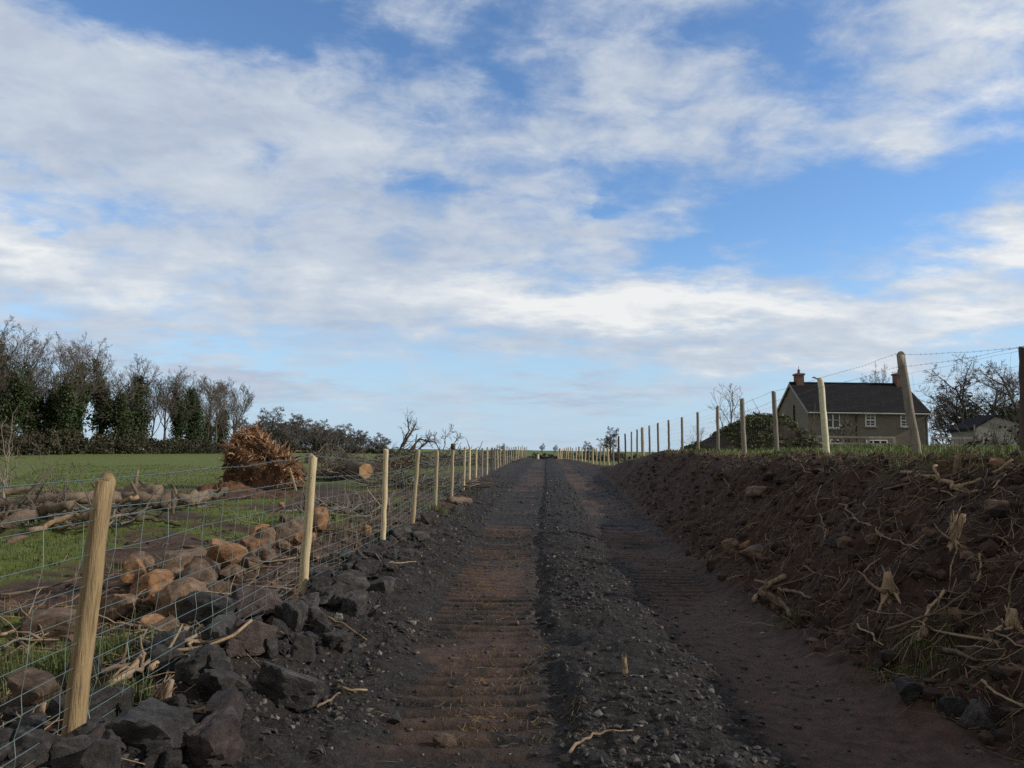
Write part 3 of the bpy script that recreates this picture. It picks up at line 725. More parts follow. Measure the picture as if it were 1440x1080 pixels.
# ------------------------------------------------------------------ trees
def leaf_cloud(mb, C, Rr, n, size, rng, squash=(1, 1, 1)):
    """n small leaf faces scattered through ellipsoids centred C (k,3) radius Rr (k,)"""
    C = np.atleast_2d(C); Rr = np.atleast_1d(Rr); w = Rr ** 2 / np.sum(Rr ** 2); idx = rng.choice(len(C), n, p=w)
    d = rng.normal(size=(n, 3)); d /= np.linalg.norm(d, axis=1)[:, None]; rad = rng.random(n) ** .45
    P = C[idx] + d * (rad * Rr[idx])[:, None] * np.array(squash)
    leaf_faces(mb, P, size, rng)
def leaf_faces(mb, P, size, rng):
    n = len(P); a = rng.normal(size=(n, 3)); a /= np.linalg.norm(a, axis=1)[:, None]; b = rng.normal(size=(n, 3)); b = np.cross(a, b); b /= np.linalg.norm(b, axis=1)[:, None]
    s = (size * (.5 + rng.random(n)))[:, None]; a = a * s; b = b * s * .6
    V = np.stack([P - a, P + b, P + a, P - b], 1).reshape(-1, 3); q = np.arange(n)[:, None] * 4 + np.arange(4)
    mb.add(V, q)

def grow_tree(seed, Ht, r0, spread=.55, up=.10, lv=(11, 6, 6, 4), first=.28, tw=.014, fork=False, lean=0.0):
    rng = np.random.default_rng(seed); trunk, crown = MB(), MB(); limbs = []
    def rec(p, d, L, r, lev):
        n = 6 if lev == 0 else 4 if lev < 3 else 2
        P, dd = wander(rng, p, d, L, n, (.06, .16, .2, .25, .3)[lev], up * (.2 if lev == 0 else .8))
        rr = np.maximum(np.linspace(r, r * (.22 if lev == 0 else .35), n + 1), tw * (1.0 if lev < 4 else .8))
        (trunk if lev < 2 else crown).tube(P, rr, (8, 6, 4, 3, 3)[lev], cap=False)
        if lev < 2: limbs.append((P, rr))
        if lev >= len(lv): return
        for k in range(lv[lev]):
            u = (first if lev == 0 else .25) + (1 - (first if lev == 0 else .25)) * (k + rng.random()) / lv[lev]
            u = min(u, .99); i = min(int(u * n), n - 1); q = P[i] + (P[i + 1] - P[i]) * (u * n - i); ax = P[i + 1] - P[i]; ax /= np.linalg.norm(ax)
            s = rng.normal(size=3); s -= ax * np.dot(s, ax); s /= np.linalg.norm(s)
            ang = spread * (.7 + .6 * rng.random()) * (1.25 if lev else 1); dn = ax * math.cos(ang) + s * math.sin(ang)
            rec(q, dn, L * (.58 if lev == 0 else .55) * (1.15 - .6 * u) * (.7 + .5 * rng.random()), max(r * (.42 if lev == 0 else .5) * (1.1 - .6 * u), tw), lev + 1)
    if fork:
        for s in (-1, 1): rec((0, 0, -.3), (s * .22, .05 * s, 1), Ht * .8, r0 * .75, 0)
    else: rec((0, 0, -.3), (lean, 0, 1), Ht * .86, r0, 0)
    return trunk, crown, limbs

def ivy_mb(limbs, seed, top, rad, n, size):
    rng = np.random.default_rng(seed); mb = MB(); Cs, Rs = [], []
    for k, (P, rr) in enumerate(limbs):
        for i in range(len(P) - 1):
            for u in (0, .33, .66):
                q = P[i] + (P[i + 1] - P[i]) * u
                if q[2] < top * (1 if k == 0 else .85) and (k == 0 or i == 0 or (i == 1 and rng.random() < .7) or (i == 2 and rng.random() < .3)):
                    Cs.append(q + rng.normal(0, .3, 3)); Rs.append(rad * (1.0 if k == 0 else .62) * (1.15 - .6 * max(q[2], 0) / top) * (.3 + 1.1 * rng.random()))
    leaf_cloud(mb, np.array(Cs), np.array(Rs), n, size, rng, (1, 1, 1.25)); return mb

TREES = {}
def tree_proto(key, seed, Ht, r0, ivy=None, crown_mat='twig', trunk_mat='bark', **kw):
    TREES[key] = (seed, Ht, r0, ivy, crown_mat, trunk_mat, kw)
_made = {}
def plant(key, name, loc, Ht, label, cat='tree', group=None, rz=0.0, sx=1.0):
    seed, H0, r0, ivy, cm, tm, kw = TREES[key]
    if key not in _made:
        root = empty(name, loc, label, cat, group)
        tr, cr, limbs = grow_tree(seed, H0, r0, **kw)
        tr.build('trunk', M[tm], root, True); cr.build('crown', M[cm], root)
        if ivy: ivy_mb(limbs, seed + 5, *ivy).build('ivy', M['ivy'], root)
        _made[key] = root
    else:
        root = copy_tree(_made[key]); root.name = name; tag(root, label, cat)
        if 'group' in root.keys(): del root['group']
        if group: root['group'] = group
    root.location = [float(v) for v in loc]; s = Ht / H0; root.scale = (s * sx, s * sx, s); root.rotation_euler = (0, 0, rz)
    return root
tree_proto('ivy_a', 11, 14, .30, (11, 1.35, 7000, .15), spread=.62, up=.14, lv=(11, 6, 6, 4), tw=.012)
tree_proto('ivy_b', 23, 14, .28, (9.6, 1.7, 8500, .15), spread=.65, up=.14, fork=True, lv=(8, 6, 6, 4), tw=.012)
tree_proto('ivy_c', 37, 13, .26, (11, 1.9, 9500, .15), spread=.62, up=.14, lv=(9, 6, 6, 4), tw=.012)
tree_proto('bare_a', 51, 13, .24, None, spread=.6, up=.14, lv=(11, 6, 6, 5), tw=.012)
tree_proto('bare_b', 67, 12, .22, None, spread=.42, up=.17, lv=(10, 7, 7, 4), fork=True, tw=.012)
tree_proto('round', 83, 9, .3, None, crown_mat='twig_far', spread=.85, up=.03, lv=(12, 8, 8, 5), first=.15, tw=.026)
GRP = 'ivy-clad bare trees along the far edge of the left field'
rows_ = [('ivy_b', 4, 452, 'bushy dark ivy-covered tree cut off by the edge of the picture'), ('ivy_a', 20, 446, 'tallest bare tree of the field row, its trunk a dark column of ivy'), ('bare_a', 42, 470, 'dark forked bare tree without ivy beside the tallest ivy column'),
         ('ivy_b', 62, 470, 'broad bare tree with ivy on both stems, next to the dark forked one'), ('ivy_b', 84, 463, 'wide-crowned bare tree above the thickest ivy mass of the row'), ('ivy_a', 112, 480, 'ivy-clad tree with a leaning side stem right of the thickest ivy mass'),
         ('ivy_a', 150, 500, 'slim tree with a pointed ivy column standing beside a gap of sky'), ('ivy_c', 172, 540, 'short stubby tree smothered in ivy almost to its top'), ('ivy_c', 190, 514, 'stout ivy-smothered tree in the middle of the field row'),
         ('bare_b', 213, 536, 'thin pale bare tree just right of the stout ivy-smothered one'), ('bare_a', 234, 540, 'fine-twigged bare tree with sky showing through beside a single dark stem'), ('ivy_a', 254, 533, 'narrow tree with one dark ivy stem amid pale twigs'),
         ('ivy_c', 276, 535, 'ivy-clad tree near the right end of the field row'), ('bare_b', 292, 540, 'bare twin-stemmed tree second from the right end of the field row'), ('bare_a', 306, 548, 'slender bare tree between two twin-stemmed ones near the end of the row'), ('bare_b', 324, 544, 'flat-topped bare tree ending the field row above the root plate')]
rng = np.random.default_rng(77)
for k, (key, px, py, lab) in enumerate(rows_):
    Y = 56 * FPX / (720 - px) * (1 + rng.normal(0, .02)); p = at(px, py, Y); z = H(p[0], Y)
    plant(key, 'bare_tree', (p[0], Y, z), (p[2] - z) * (.94 if px < 120 else 1.1), lab, 'tree', GRP, rng.random() * 6.28, 1.0 if px > 20 else .95)
for k, px in enumerate((-8, 52, 98, 181, 202, 265, 284, 298, 314, 332)):
    Y = 63 * FPX / (720 - px) * (1 + rng.normal(0, .02)); p = at(px, 470 + (px * .24 if px > 60 else 0) + rng.normal(0, 8), Y); z = H(p[0], Y)
    plant(('ivy_b', 'ivy_a', 'ivy_c', 'bare_a', 'ivy_b', 'bare_b')[k % 6], 'bare_tree', (p[0], Y, z), (p[2] - z) * .76, 'bare ivy-grown tree half hidden in the back rank of the field row', 'tree', 'back rank of the field trees', rng.random() * 6.28, 1.0)
def thicket(name, loc, L, W, Hh, mat, label, cat, group, seed, n=2600, size=.2, stems=26, stem_mat='twig', rz=0, ang=.35):
    rng = np.random.default_rng(seed); root = empty(name, loc, label, cat, group, rz); mb = MB()
    k = max(6, int(L * 2.2)); C = np.stack([np.linspace(-L / 2, L / 2, k) + rng.normal(0, .3, k), rng.normal(0, W * .2, k), Hh * (.0 + .75 * rng.random(k) ** 2.2)], -1); Rr = Hh * (.16 + .3 * rng.random(k))
    if mat == 'mix': mat = 'thicket'
    leaf_cloud(mb, C, Rr, n, size, rng, (1.25, W / Hh * .9, 1.0)); mb.build('foliage', M[mat], root)
    if stems:
        mb = MB()
        for s in range(stems):
            p = (rng.uniform(-L / 2, L / 2), rng.uniform(-W / 2, W / 2) * .6 - W * .25, -.1); d = (rng.normal(0, ang), rng.normal(-.1, .15), 1)
            P, dd = wander(rng, p, d, Hh * (.7 + .6 * rng.random()), 5, .12, -.02); r = .035 * Hh / 3 * (.5 + rng.random()); mb.tube(P, np.linspace(r, r * .3, 6), 4, False)
            for q in range(4):
                i = rng.integers(1, 5); P2, _ = wander(rng, P[i], (P[i] - P[i - 1]) + rng.normal(0, .35, 3), Hh * .35, 3, .2); mb.tube(P2, np.linspace(r * .45, r * .2, 4), 3, False)
        mb.build('stem', M[stem_mat], root)
    return root
# undergrowth below the row of trees
labs = ['dark bramble thicket filling the foot of the field row at the edge of the picture', 'brown thicket with pale slanting stems under the wide-crowned tree', 'thicket of leaning pale brushwood in front of the ivy columns', 'dark thicket under the slim ivy column by the sky gap', 'bramble thicket below the stout ivy-smothered tree', 'thicket behind the two small white field posts', 'low thicket under the fine-twigged bare trees', 'thicket at the right end of the field row beside the root plate']
for k, (px, hpx) in enumerate([(8, 50), (58, 44), (110, 38), (152, 33), (192, 36), (226, 26), (268, 24), (308, 24)]):
    Y = 53 * FPX / (720 - px); x = at(px, 635, Y)[0]
    L = (16, 13, 12, 12, 13, 14, 16, 13)[k]
    thicket('thicket', (x, Y, H(x, Y)), L, 4, hpx * (.95, .6, .85, .6, .9, .75, 1.0, .7)[k] * Y / FPX, 'thicket', labs[k], 'thicket', 'undergrowth at the foot of the field trees', 300 + k, n=6500, size=.15, stems=34 if k in (1, 2, 3) else 20, stem_mat='twig_pale' if k in (1, 2, 3) else 'twig', rz=R_(70 + 4 * k) * -1, ang=.6 if k in (2, 3) else .35)
fp = empty('field_fence', at(203, 640, 100), 'two small white posts at the far field edge below the trees', 'fence')
for px, py in ((201, 631), (213, 630)):
    Y = 52 * FPX / (720 - px); p = at(px, py, Y); z = H(p[0], Y); post_mb(np.array((p[0], Y, z)) - np.array(fp.location), np.array((p[0], Y, p[2])) - np.array(fp.location), .09, 3).build('post', M['stake_white'], fp)
# middle-distance hedge trees
GRP2 = 'distant hedge trees behind the root plate and brush'
mids = [(352, 596, 'round', 'grey bare tree just right of the flat-topped field tree'), (380, 583, 'round', 'largest round-headed bare tree of the distant hedge, above the root plate'), (408, 590, 'round', 'bare tree with a crooked dark limb beside the largest round-headed one'), (432, 594, 'round', 'dark dense tree in the middle of the distant hedge'),
        (458, 598, 'round', 'twiggy tree where the distant hedge starts to fall away'), (482, 602, 'round', 'low tree in the falling part of the distant hedge'), (507, 610, 'round', 'small dark tree near the low end of the distant hedge'), (538, 613, 'round', 'pale rounded bush-like tree standing apart right of the distant hedge')]
for k, px in enumerate((344, 361, 372, 389, 398, 417, 424, 441, 450, 467, 474, 491, 499, 516, 526)):
    Y = 205 + 3 * k; p = at(px, 596 + max(0, px - 430) * .19 + (k % 3) * 3, Y); z = H(p[0], Y); plant('round', 'hedge_tree', (p[0], Y, z), (p[2] - z) * 1.08, 'greyish bare tree in the back of the distant hedge', 'tree', 'bare trees in the back of the distant hedge', k * 2.3, 1.5)
for k, (px, py, key, lab) in enumerate(mids):
    Y = 190 + 6 * k; p = at(px, py, Y); z = H(p[0], Y); plant(key, 'hedge_tree', (p[0], Y, z), (p[2] - z) * 1.12, lab, 'tree', GRP2, k * 1.7, 1.35)
labs = ['dark far hedge below the flat-topped field tree', 'dark far hedge mass under the largest round-headed tree', 'long dark far hedge under the dense middle trees', 'dark far hedge with pointed tops above the cut log', 'low far hedge tapering off towards the fallen tree', 'small far hedge behind the far end of the pale fence stakes']
for k, (px, py) in enumerate([(350, 618), (392, 612), (436, 607), (478, 613), (525, 622), (700, 630)]):
    Y = 186 + 6 * k; p = at(px, py, Y); z = H(p[0], Y); thicket('hedge', (p[0], Y, z), 11 if k < 5 else 9, 4, (p[2] - z) * .8, 'far_hedge', labs[k], 'hedge', 'far hedges', 340 + k, n=4200, size=.2, stems=40, stem_mat='twig_far')
for px, py, lab in ((707, 624, 'tiny dark tree right above the far end of the pale fence stakes'), (762.5, 624, 'tiny dark tree on the skyline beyond the track, taller of the pair'), (781, 626, 'tiny wide tree on the skyline, second of the pair beyond the track'), (828, 622, 'small bare tree on the skyline left of the spreading one by the right fence'), (858, 603, 'spreading bare tree on the skyline behind the far stakes of the right fence')):
    Y = 330 if px < 800 else 110; p = at(px, py, Y); z = H(p[0], Y); plant('round', 'skyline_tree', (p[0], Y, z), p[2] - z, lab, 'tree', None, px, .9 if px < 800 else 1.0)
thicket('hedge', (at(757, 645, 122)[0], 122, H(at(757, 645, 122)[0], 122)), 6.0, 1.2, .75, 'far_hedge', 'short dark hedge closing the far end of the track', 'hedge', None, 390, n=1500, size=.16, stems=0)
for k, (px, Y, L, hh, lab) in enumerate([(838, 128, 20, 1.5, 'low dark hedge behind the far stakes of the right fence'), (805, 170, 26, 1.6, 'far low hedge on the rise beyond the end of the track')]):
    x = at(px, 640, Y)[0]; thicket('hedge', (x, Y, H(x, Y)), L, 1.6, hh, 'far_hedge', lab, 'hedge', None, 395 + k, n=2600, size=.17, stems=14, stem_mat='twig_far')
p = at(756.5, 644, 118); mb = MB(); mb.tube([(0, 0, -.8), (0, 0, .55)], .17, 8); tag(mb.build('gate_post', M['stake_white'], None, loc=(p[0], 118, p[2])), 'white gate post in front of the dark hedge at the far end of the track', 'post')
# trees by the house
tree_proto('big', 131, 9, .32, (5.2, 1.0, 3000, .13), spread=.75, up=.06, lv=(11, 7, 7, 5), first=.18, tw=.0095, fork=True)
tree_proto('birch', 149, 6, .09, None, crown_mat='twig_pale', trunk_mat='twig_pale', spread=.5, up=.12, lv=(12, 5, 3), first=.3, tw=.008)
def plant_px(key, name, px, py, Y, lab, sx=1.0, rz=0, grp=None):
    p = at(px, py, Y); z = H(p[0], Y); return plant(key, name, (p[0], Y, z), p[2] - z, lab, 'tree', grp, rz, sx)
plant_px('big', 'garden_tree', 1384, 500, 74, 'large spreading bare tree with ivy clumps between farmhouse and pale outbuilding', 1.05, .4)
plant_px('big', 'garden_tree', 1452, 478, 68, 'bare tree with a dark ivy mass at the right edge behind the outbuilding', .95, 2.2)
plant_px('round', 'garden_tree', 1338, 540, 78, 'lower bare tree leaning towards the right end wall of the farmhouse', .8, 1)
plant_px('bare_a', 'garden_tree', 1236, 523, 92, 'pale bare treetop showing above the farmhouse ridge', .7, 1)
plant_px('birch', 'young_tree', 1018, 543, 42, 'thin young bare tree rising left of the overgrown mound', 1.2, .5)
plant_px('birch', 'young_tree', 991, 602, 46, 'faint small sapling at the low left end of the mound', 1.2, 2.5)
p = at(1372, 632, 47); mb = MB(); P, _ = wander(np.random.default_rng(3), (0, 0, -.8), (-.16, 0, 1), 3.6, 7, .04); mb.tube(P, np.linspace(.09, .04, 8), 8)
for k in range(3, 7): P2, _ = wander(np.random.default_rng(k), P[k], (1 if k % 2 else -1, .2, .5), 1.0, 4, .2); mb.tube(P2, np.linspace(.03, .008, 5), 4)
tag(mb.build('dead_tree', M['twig_pale'], None, True, loc=(p[0], 47, H(p[0], 47))), 'pale leaning bare trunk in front of the dark ivy tree by the outbuilding', 'tree')
for k, (px, py, Y, L, hh, lab) in enumerate([(1346, 598, 57, 3.0, 2.1, 'dark evergreen bush right of the farmhouse wall'), (1424, 605, 44, 3.6, 1.9, 'bare brown bush hiding the foot of the pale outbuilding'), (1385, 612, 47, 2.4, 1.0, 'low dark bush at the left corner of the outbuilding'), (1452, 588, 45, 2.4, 2.4, 'tall bare bush at the right edge in front of the outbuilding')]):
    p = at(px, py, Y); z = H(p[0], Y); thicket('bush', (p[0], Y, z), L, 1.6, max(p[2] - z, .8) * 1.2, 'ivy' if k == 0 else 'thicket', lab, 'bush', None, 410 + k, n=1700 if k == 0 else 700, size=.11, stems=12 if k == 0 else 26)
p = at(1150, 600, 60); z = H(p[0], 60); thicket('wall_shrub', (p[0], 60, z), 3.2, 1.0, p[2] - z + .7, 'shrub', 'twiggy climbing shrub against the left end of the farmhouse front', 'shrub', None, 420, n=1500, size=.09, stems=16)
p = at(1288, 618, 58); z = H(p[0], 58); thicket('wall_shrub', (p[0], 58, z), 1.7, .8, p[2] - z + .45, 'thicket', 'dark shrub by the right end of the farmhouse front', 'shrub', None, 421, n=600, size=.09, stems=10)

# overgrown earth mound beyond the right fence
MD = 34.0
cx, tz = at(1058, 585, MD)[0], at(1058, 585, MD)[2]; mz = H(cx, MD)
mroot = empty('earth_mound', (cx, MD, mz), 'overgrown dark earth mound with ivy and brambles left of the farmhouse', 'mound')
nu, nv = 64, 40; U, Vv = np.meshgrid(np.linspace(-1, 1, nu), np.linspace(-1, 1, nv)); XX, YY = U * 2.75, Vv * 2.0
pr = np.interp(U + .12 * Vv, [-1, -.62, -.3, .0, .3, .5, .72, 1], [0, .42, .72, .98, 1, .9, .42, 0]) * (1 - np.abs(Vv) ** 2.5)
ZZ = (tz - mz) * pr + .16 * fbm(XX, YY, 1.3, 4, 9) * np.sqrt(np.clip(pr, 0, 1)) - .25 * (pr < .02)
i, j = np.meshgrid(np.arange(nv - 1), np.arange(nu - 1), indexing='ij'); Fq = np.stack([i * nu + j, i * nu + j + 1, (i + 1) * nu + j + 1, (i + 1) * nu + j], -1).reshape(-1, 4)
M['moundsoil'] = simple('mound_soil', (.015, .013, .009), (.055, .042, .028), 2.2, .95, .9, .05, hue=0)
new_mesh('soil', np.stack([XX, YY, ZZ], -1).reshape(-1, 3), [Fq], M['moundsoil'], mroot, True)
rng = np.random.default_rng(5); mb = MB(); k = rng.integers(0, nu * nv, 11000); Pm = np.stack([XX, YY, ZZ], -1).reshape(-1, 3)[k]; msk = (Pm[:, 2] > .05) & (fbm(Pm[:, 0], Pm[:, 2], 1.1, 2, 3) + .3 * (Pm[:, 2] / (tz - mz)) > -.12); Pm = Pm[msk] + rng.normal(0, .05, (msk.sum(), 3)) + (0, 0, .03); leaf_faces(mb, Pm, .055, rng); M['moundivy'] = leafy('mound_ivy_leaves', (.035, .05, .016), (.10, .115, .04), 1.5); mb.build('ivy', M['moundivy'], mroot)
mb = MB()
for k in range(40):
    q = Pm[rng.integers(0, len(Pm))]; P2, _ = wander(rng, q, (rng.normal(), rng.normal(-.4, .3), rng.normal(.3, .4)), .4 + rng.random() * .5, 4, .3); mb.tube(P2, np.linspace(.014, .006, 5), 4, False)
mb.build('stem', M['twig_pale'], mroot)

# ------------------------------------------------------------------ rocks
from mathutils import noise as mnoise
def ico(n):
    import bmesh
    bm = bmesh.new(); bmesh.ops.create_icosphere(bm, subdivisions=n, radius=1); bm.verts.ensure_lookup_table()
    V = np.array([v.co[:] for v in bm.verts]); F = np.array([[v.index for v in f.verts] for f in bm.faces]); bm.free(); return V, F
ICO = {n: ico(n) for n in (1, 2, 3, 4)}
def rock_verts(seed, angular=True, n=3):
    rng = np.random.default_rng(seed); D, F = ICO[n]
    ax = np.vstack([np.eye(3), -np.eye(3)]) + rng.normal(0, .26, (6, 3)); k = rng.integers(4, 8) if angular else rng.integers(8, 12)
    Nn = np.vstack([ax, rng.normal(size=(k, 3))]); Nn /= np.linalg.norm(Nn, axis=1)[:, None]
    dd = np.concatenate([rng.uniform(.62, .95, 6), rng.uniform(.78, 1.05, k)]) if angular else np.concatenate([rng.uniform(.75, .95, 6), rng.uniform(.75, 1.0, k)])
    q = np.maximum(D @ Nn.T, 1e-3) / dd
    p = 80 if angular else 18
    r = (np.sum(q ** p, axis=1)) ** (-1 / p)
    nz = np.array([mnoise.fractal(Vector(d * 2.2 + seed * .31), 1.0, 2.0, 4) for d in D]); n5 = np.array([abs(mnoise.fractal(Vector(d * 5.5 + Vector((seed, 2, 9))), .7, 2.2, 4)) for d in D]); r = r * (1 + nz * (.10 if angular else .09) - n5 * (.12 if angular else .05))
    V = D * r[:, None]; V /= (np.abs(V).max(0)); V = V[:]
    return V, F
ROCKS = {}
def rock_mesh(kind, idx):
    key = (kind, idx)
    if key not in ROCKS:
        ang = kind in ('basalt', 'purple', 'whitestone'); V, F = rock_verts(1000 + idx * 7 + (0 if ang else 500), ang, 4 if idx < 8 else 3)
        me = bpy.data.meshes.new('rock'); me.from_pydata(V.tolist(), [], F.tolist()); me.materials.append(M[kind])
        me.polygons.foreach_set('use_smooth', np.full(len(F), True)); me.update(); me.set_sharp_from_angle(angle=R_(24 if ang else 32))
        ROCKS[key] = me
    return ROCKS[key]
def add_rock(kind, idx, c, dims, rz, label, cat='rock', group=None, tilt=(0, 0), name='rock'):
    o = bpy.data.objects.new(name, rock_mesh(kind, idx)); COL.objects.link(o)
    o.location = [float(v) for v in c]; o.scale = [float(v) / 2 for v in dims]; o.rotation_euler = (tilt[0], tilt[1], rz)
    return tag(o, label, cat, group)
def px_rock(kind, px, py, w, h, label, idx, rz=None, depth=None, sink=.22, name='rock'):
    g = G(px, min(py + h * .38, 1400)); Y = g[1]; W_ = w * Y / FPX; Hh = h * Y / FPX * 1.08; dp_ = depth or (W_ + Hh) / 2
    z = g[2] + Hh * (.5 - sink)
    return add_rock(kind, idx, (ray(px, py)[0] * Y, Y + dp_ * .3, z), (W_, dp_, Hh), rz if rz is not None else 0, label, 'rock', 'loose rocks along the left fence' if kind in ('basalt', 'purple') else 'tan fieldstones behind the left fence', (0, 0), name)
BASALT = [
 (205, 1035, 160, 78, 'long dark slab with pale lichen flecks, at the bottom left beside the nearest stake'), (98, 1068, 120, 60, 'dark rock wedged under the foot of the nearest stake'), (30, 1062, 90, 70, 'blackish rock in the very bottom left corner'),
 (305, 968, 78, 62, 'squarish dark block standing on the maroon rock'), (398, 972, 125, 82, 'large dark wedge tapering towards the track'), (272, 935, 80, 55, 'dark rock behind the squarish block'),
 (300, 862, 130, 64, 'big blue-black rock behind the netting below the tan stones'), (410, 868, 36, 52, 'upright dark block just below the second stake'), (440, 872, 34, 44, 'narrow dark block right of the upright one'), (425, 916, 62, 50, 'grey-brown rounded block above the large dark wedge'),
 (466, 903, 50, 38, 'smooth grey rock right of the grey-brown block'), (492, 820, 66, 42, 'flat-topped dark rock with a bright worn edge'), (497, 852, 58, 44, 'mossy-tinted dark rock right below the flat-topped one'), (560, 750, 38, 34, 'grey boulder beside the third stake'),
 (520, 796, 44, 26, 'dark rock behind the flat-topped one, next to the track'), (330, 905, 60, 44, 'small dark rock lying against the purple-brown one'), (238, 1000, 60, 50, 'dark rock in the gap behind the long lichen slab'), (480, 905, 36, 36, 'small blue-grey rock near the track edge'), (375, 915, 44, 40, 'dark rock in the shade behind the large wedge'), (458, 842, 46, 32, 'dark tilted rock between the second stake and the mossy-tinted rock')]
for k, (px, py, w_, h_, lab) in enumerate(BASALT): px_rock('basalt', px, py, w_ * .86, h_ * .84, lab, k % 10, rz=k * .9 if w_ < 90 else .2 * (k % 3) - .2)
for k, (px, py, w_, h_, lab) in enumerate([(305, 1008, 72, 52, 'maroon rock below the squarish dark block'), (345, 900, 84, 62, 'large purple-brown rock under the netting'), (352, 850, 100, 56, 'purplish boulder laced with dry twigs behind the netting'), (447, 812, 44, 28, 'reddish-brown stone close beside the second stake'), (286, 1052, 92, 70, 'brown coarse-grained boulder at the bottom, right of the long slab'), (600, 730, 34, 18, 'maroon stone beside the fourth stake')]): px_rock('purple', px, py, w_, h_, lab, (k + 3) % 10, rz=k * 1.1)
for k, (kd, px, py, w_, h_, lab) in enumerate([
 ('orange', 183, 810, 52, 42, 'rusty orange fieldstone, leftmost of the line behind the nearest stake'), ('orange', 211, 832, 62, 40, 'smooth rounded orange boulder in front of the rusty one'), ('tan', 248, 856, 66, 56, 'round tan boulder at the lower front of the fieldstone line'), ('tan', 250, 800, 62, 46, 'pinkish cracked fieldstone behind the smooth orange boulder'), ('tan', 272, 822, 64, 50, 'ridged grey-tan stone between the pinkish and the round one'),
 ('orange', 310, 788, 64, 42, 'broad orange-tan fieldstone with a mossy left side'), ('orange', 345, 772, 42, 28, 'small yellowish stone behind the broad orange-tan one'), ('tan', 368, 764, 34, 32, 'grey-tan stone halfway to the second stake'), ('tan', 390, 757, 38, 34, 'brown rounded stone left of the second stake'), ('tan', 409, 745, 46, 30, 'pinkish flat stone touching the second stake from behind'), ('orange', 446, 736, 26, 36, 'pale orange stone peeping out right behind the second stake'),
 ('orange', 514, 748, 15, 14, 'little bright orange stone among twigs left of the third stake'), ('tan', 296, 838, 44, 34, 'brown stone right of the round tan boulder'), ('tan', 222, 892, 56, 28, 'flat yellowish stone above the pile of dry roots'), ('tan', 38, 985, 86, 52, 'large smooth tan boulder left of the nearest stake'), ('tan', 60, 885, 76, 40, 'long brown stone in the grass left of the nearest stake'), ('tan', 165, 860, 56, 34, 'mossy brown stone just right of the nearest stake'), ('orange', 395, 712, 12, 10, 'tiny orange stone on the red soil below the root plate'), ('tan', 20, 760, 30, 10, 'tan stone lying at the left edge on the grass')]):
    px_rock(kd, px, py, w_ * 1.0, h_ * 1.05, lab, k % 9, rz=k * 1.3, sink=.06)
rng = np.random.default_rng(90)
for k in range(46):
    u = rng.random(); px, py = 165 + 270 * u + rng.normal(0, 22), 838 - 92 * u + rng.normal(0, 17) + 8; sz = (44 - 20 * u) * rng.uniform(.55, 1.1)
    px_rock('orange' if rng.random() < .3 else 'tan', px, py, sz * rng.uniform(1, 1.4), sz * .85, 'plain brown fieldstone heaped behind the left fence', int(rng.integers(0, 9)), rz=rng.random() * 6, sink=.15)['group'] = 'plain brown fieldstones heaped behind the fence'
# further rubble between the fence foot and the track
rng = np.random.default_rng(12); placed = 0
while placed < 150:
    y = 3.0 + 22 * rng.random() ** 1.6; x = X_FL(y) + rng.normal(.25, .33); 
    if x < X_FL(y) - .6 or x > X_FL(y) + 1.25: continue
    s = (.05 + .15 * rng.random() ** 2.2) * (1.15 if x < X_FL(y) + .5 else .6)
    z = H(x, y); pu = rng.random() < .12
    add_rock('purple' if pu else 'basalt', int(rng.integers(0, 16)), (x, y, z + s * .12), (s * rng.uniform(.8, 1.5), s * rng.uniform(.8, 1.4), s * rng.uniform(.55, .95)), rng.random() * 6.28,
             'small maroon stone in the rubble between fence and track' if pu else 'small dark angular stone in the rubble between fence and track', 'stone', 'small maroon rubble stones' if pu else 'small dark rubble stones', (rng.normal(0, .25), rng.normal(0, .25)), name='stone'); placed += 1
for k in range(120):
    y = 3.1 + 9.5 * rng.random() ** 1.3; x = X_FL(y) + rng.normal(.22, .24)
    if x < X_FL(y) - .35: continue
    s = .08 + .16 * rng.random() ** 1.7; z = H(x, y)
    add_rock('basalt', int(rng.integers(0, 16)), (x, y, z + s * .2), (s * rng.uniform(.9, 1.5), s * rng.uniform(.8, 1.3), s * rng.uniform(.6, 1.0)), rng.random() * 6.28, 'fist-to-head-sized dark rock in the heap along the fence foot', 'rock', 'dark rocks heaped along the fence foot', (rng.normal(0, .4), rng.normal(0, .4)))
for k, (kd, px, py, w_, h_, lab) in enumerate([('whitestone', 476, 868, 14, 11, 'white stone on the dark rubble right of the upright block'), ('purple', 437, 963, 20, 14, 'small red-brown stone beside the large dark wedge'), ('tan', 622, 1043, 40, 20, 'flat pinkish stone lying on the left wheel track'), ('basalt', 552, 1012, 24, 16, 'grey flat stone at the left edge of the wheel track')]):
    px_rock(kd, px, py, w_, h_, lab, k, sink=.3)
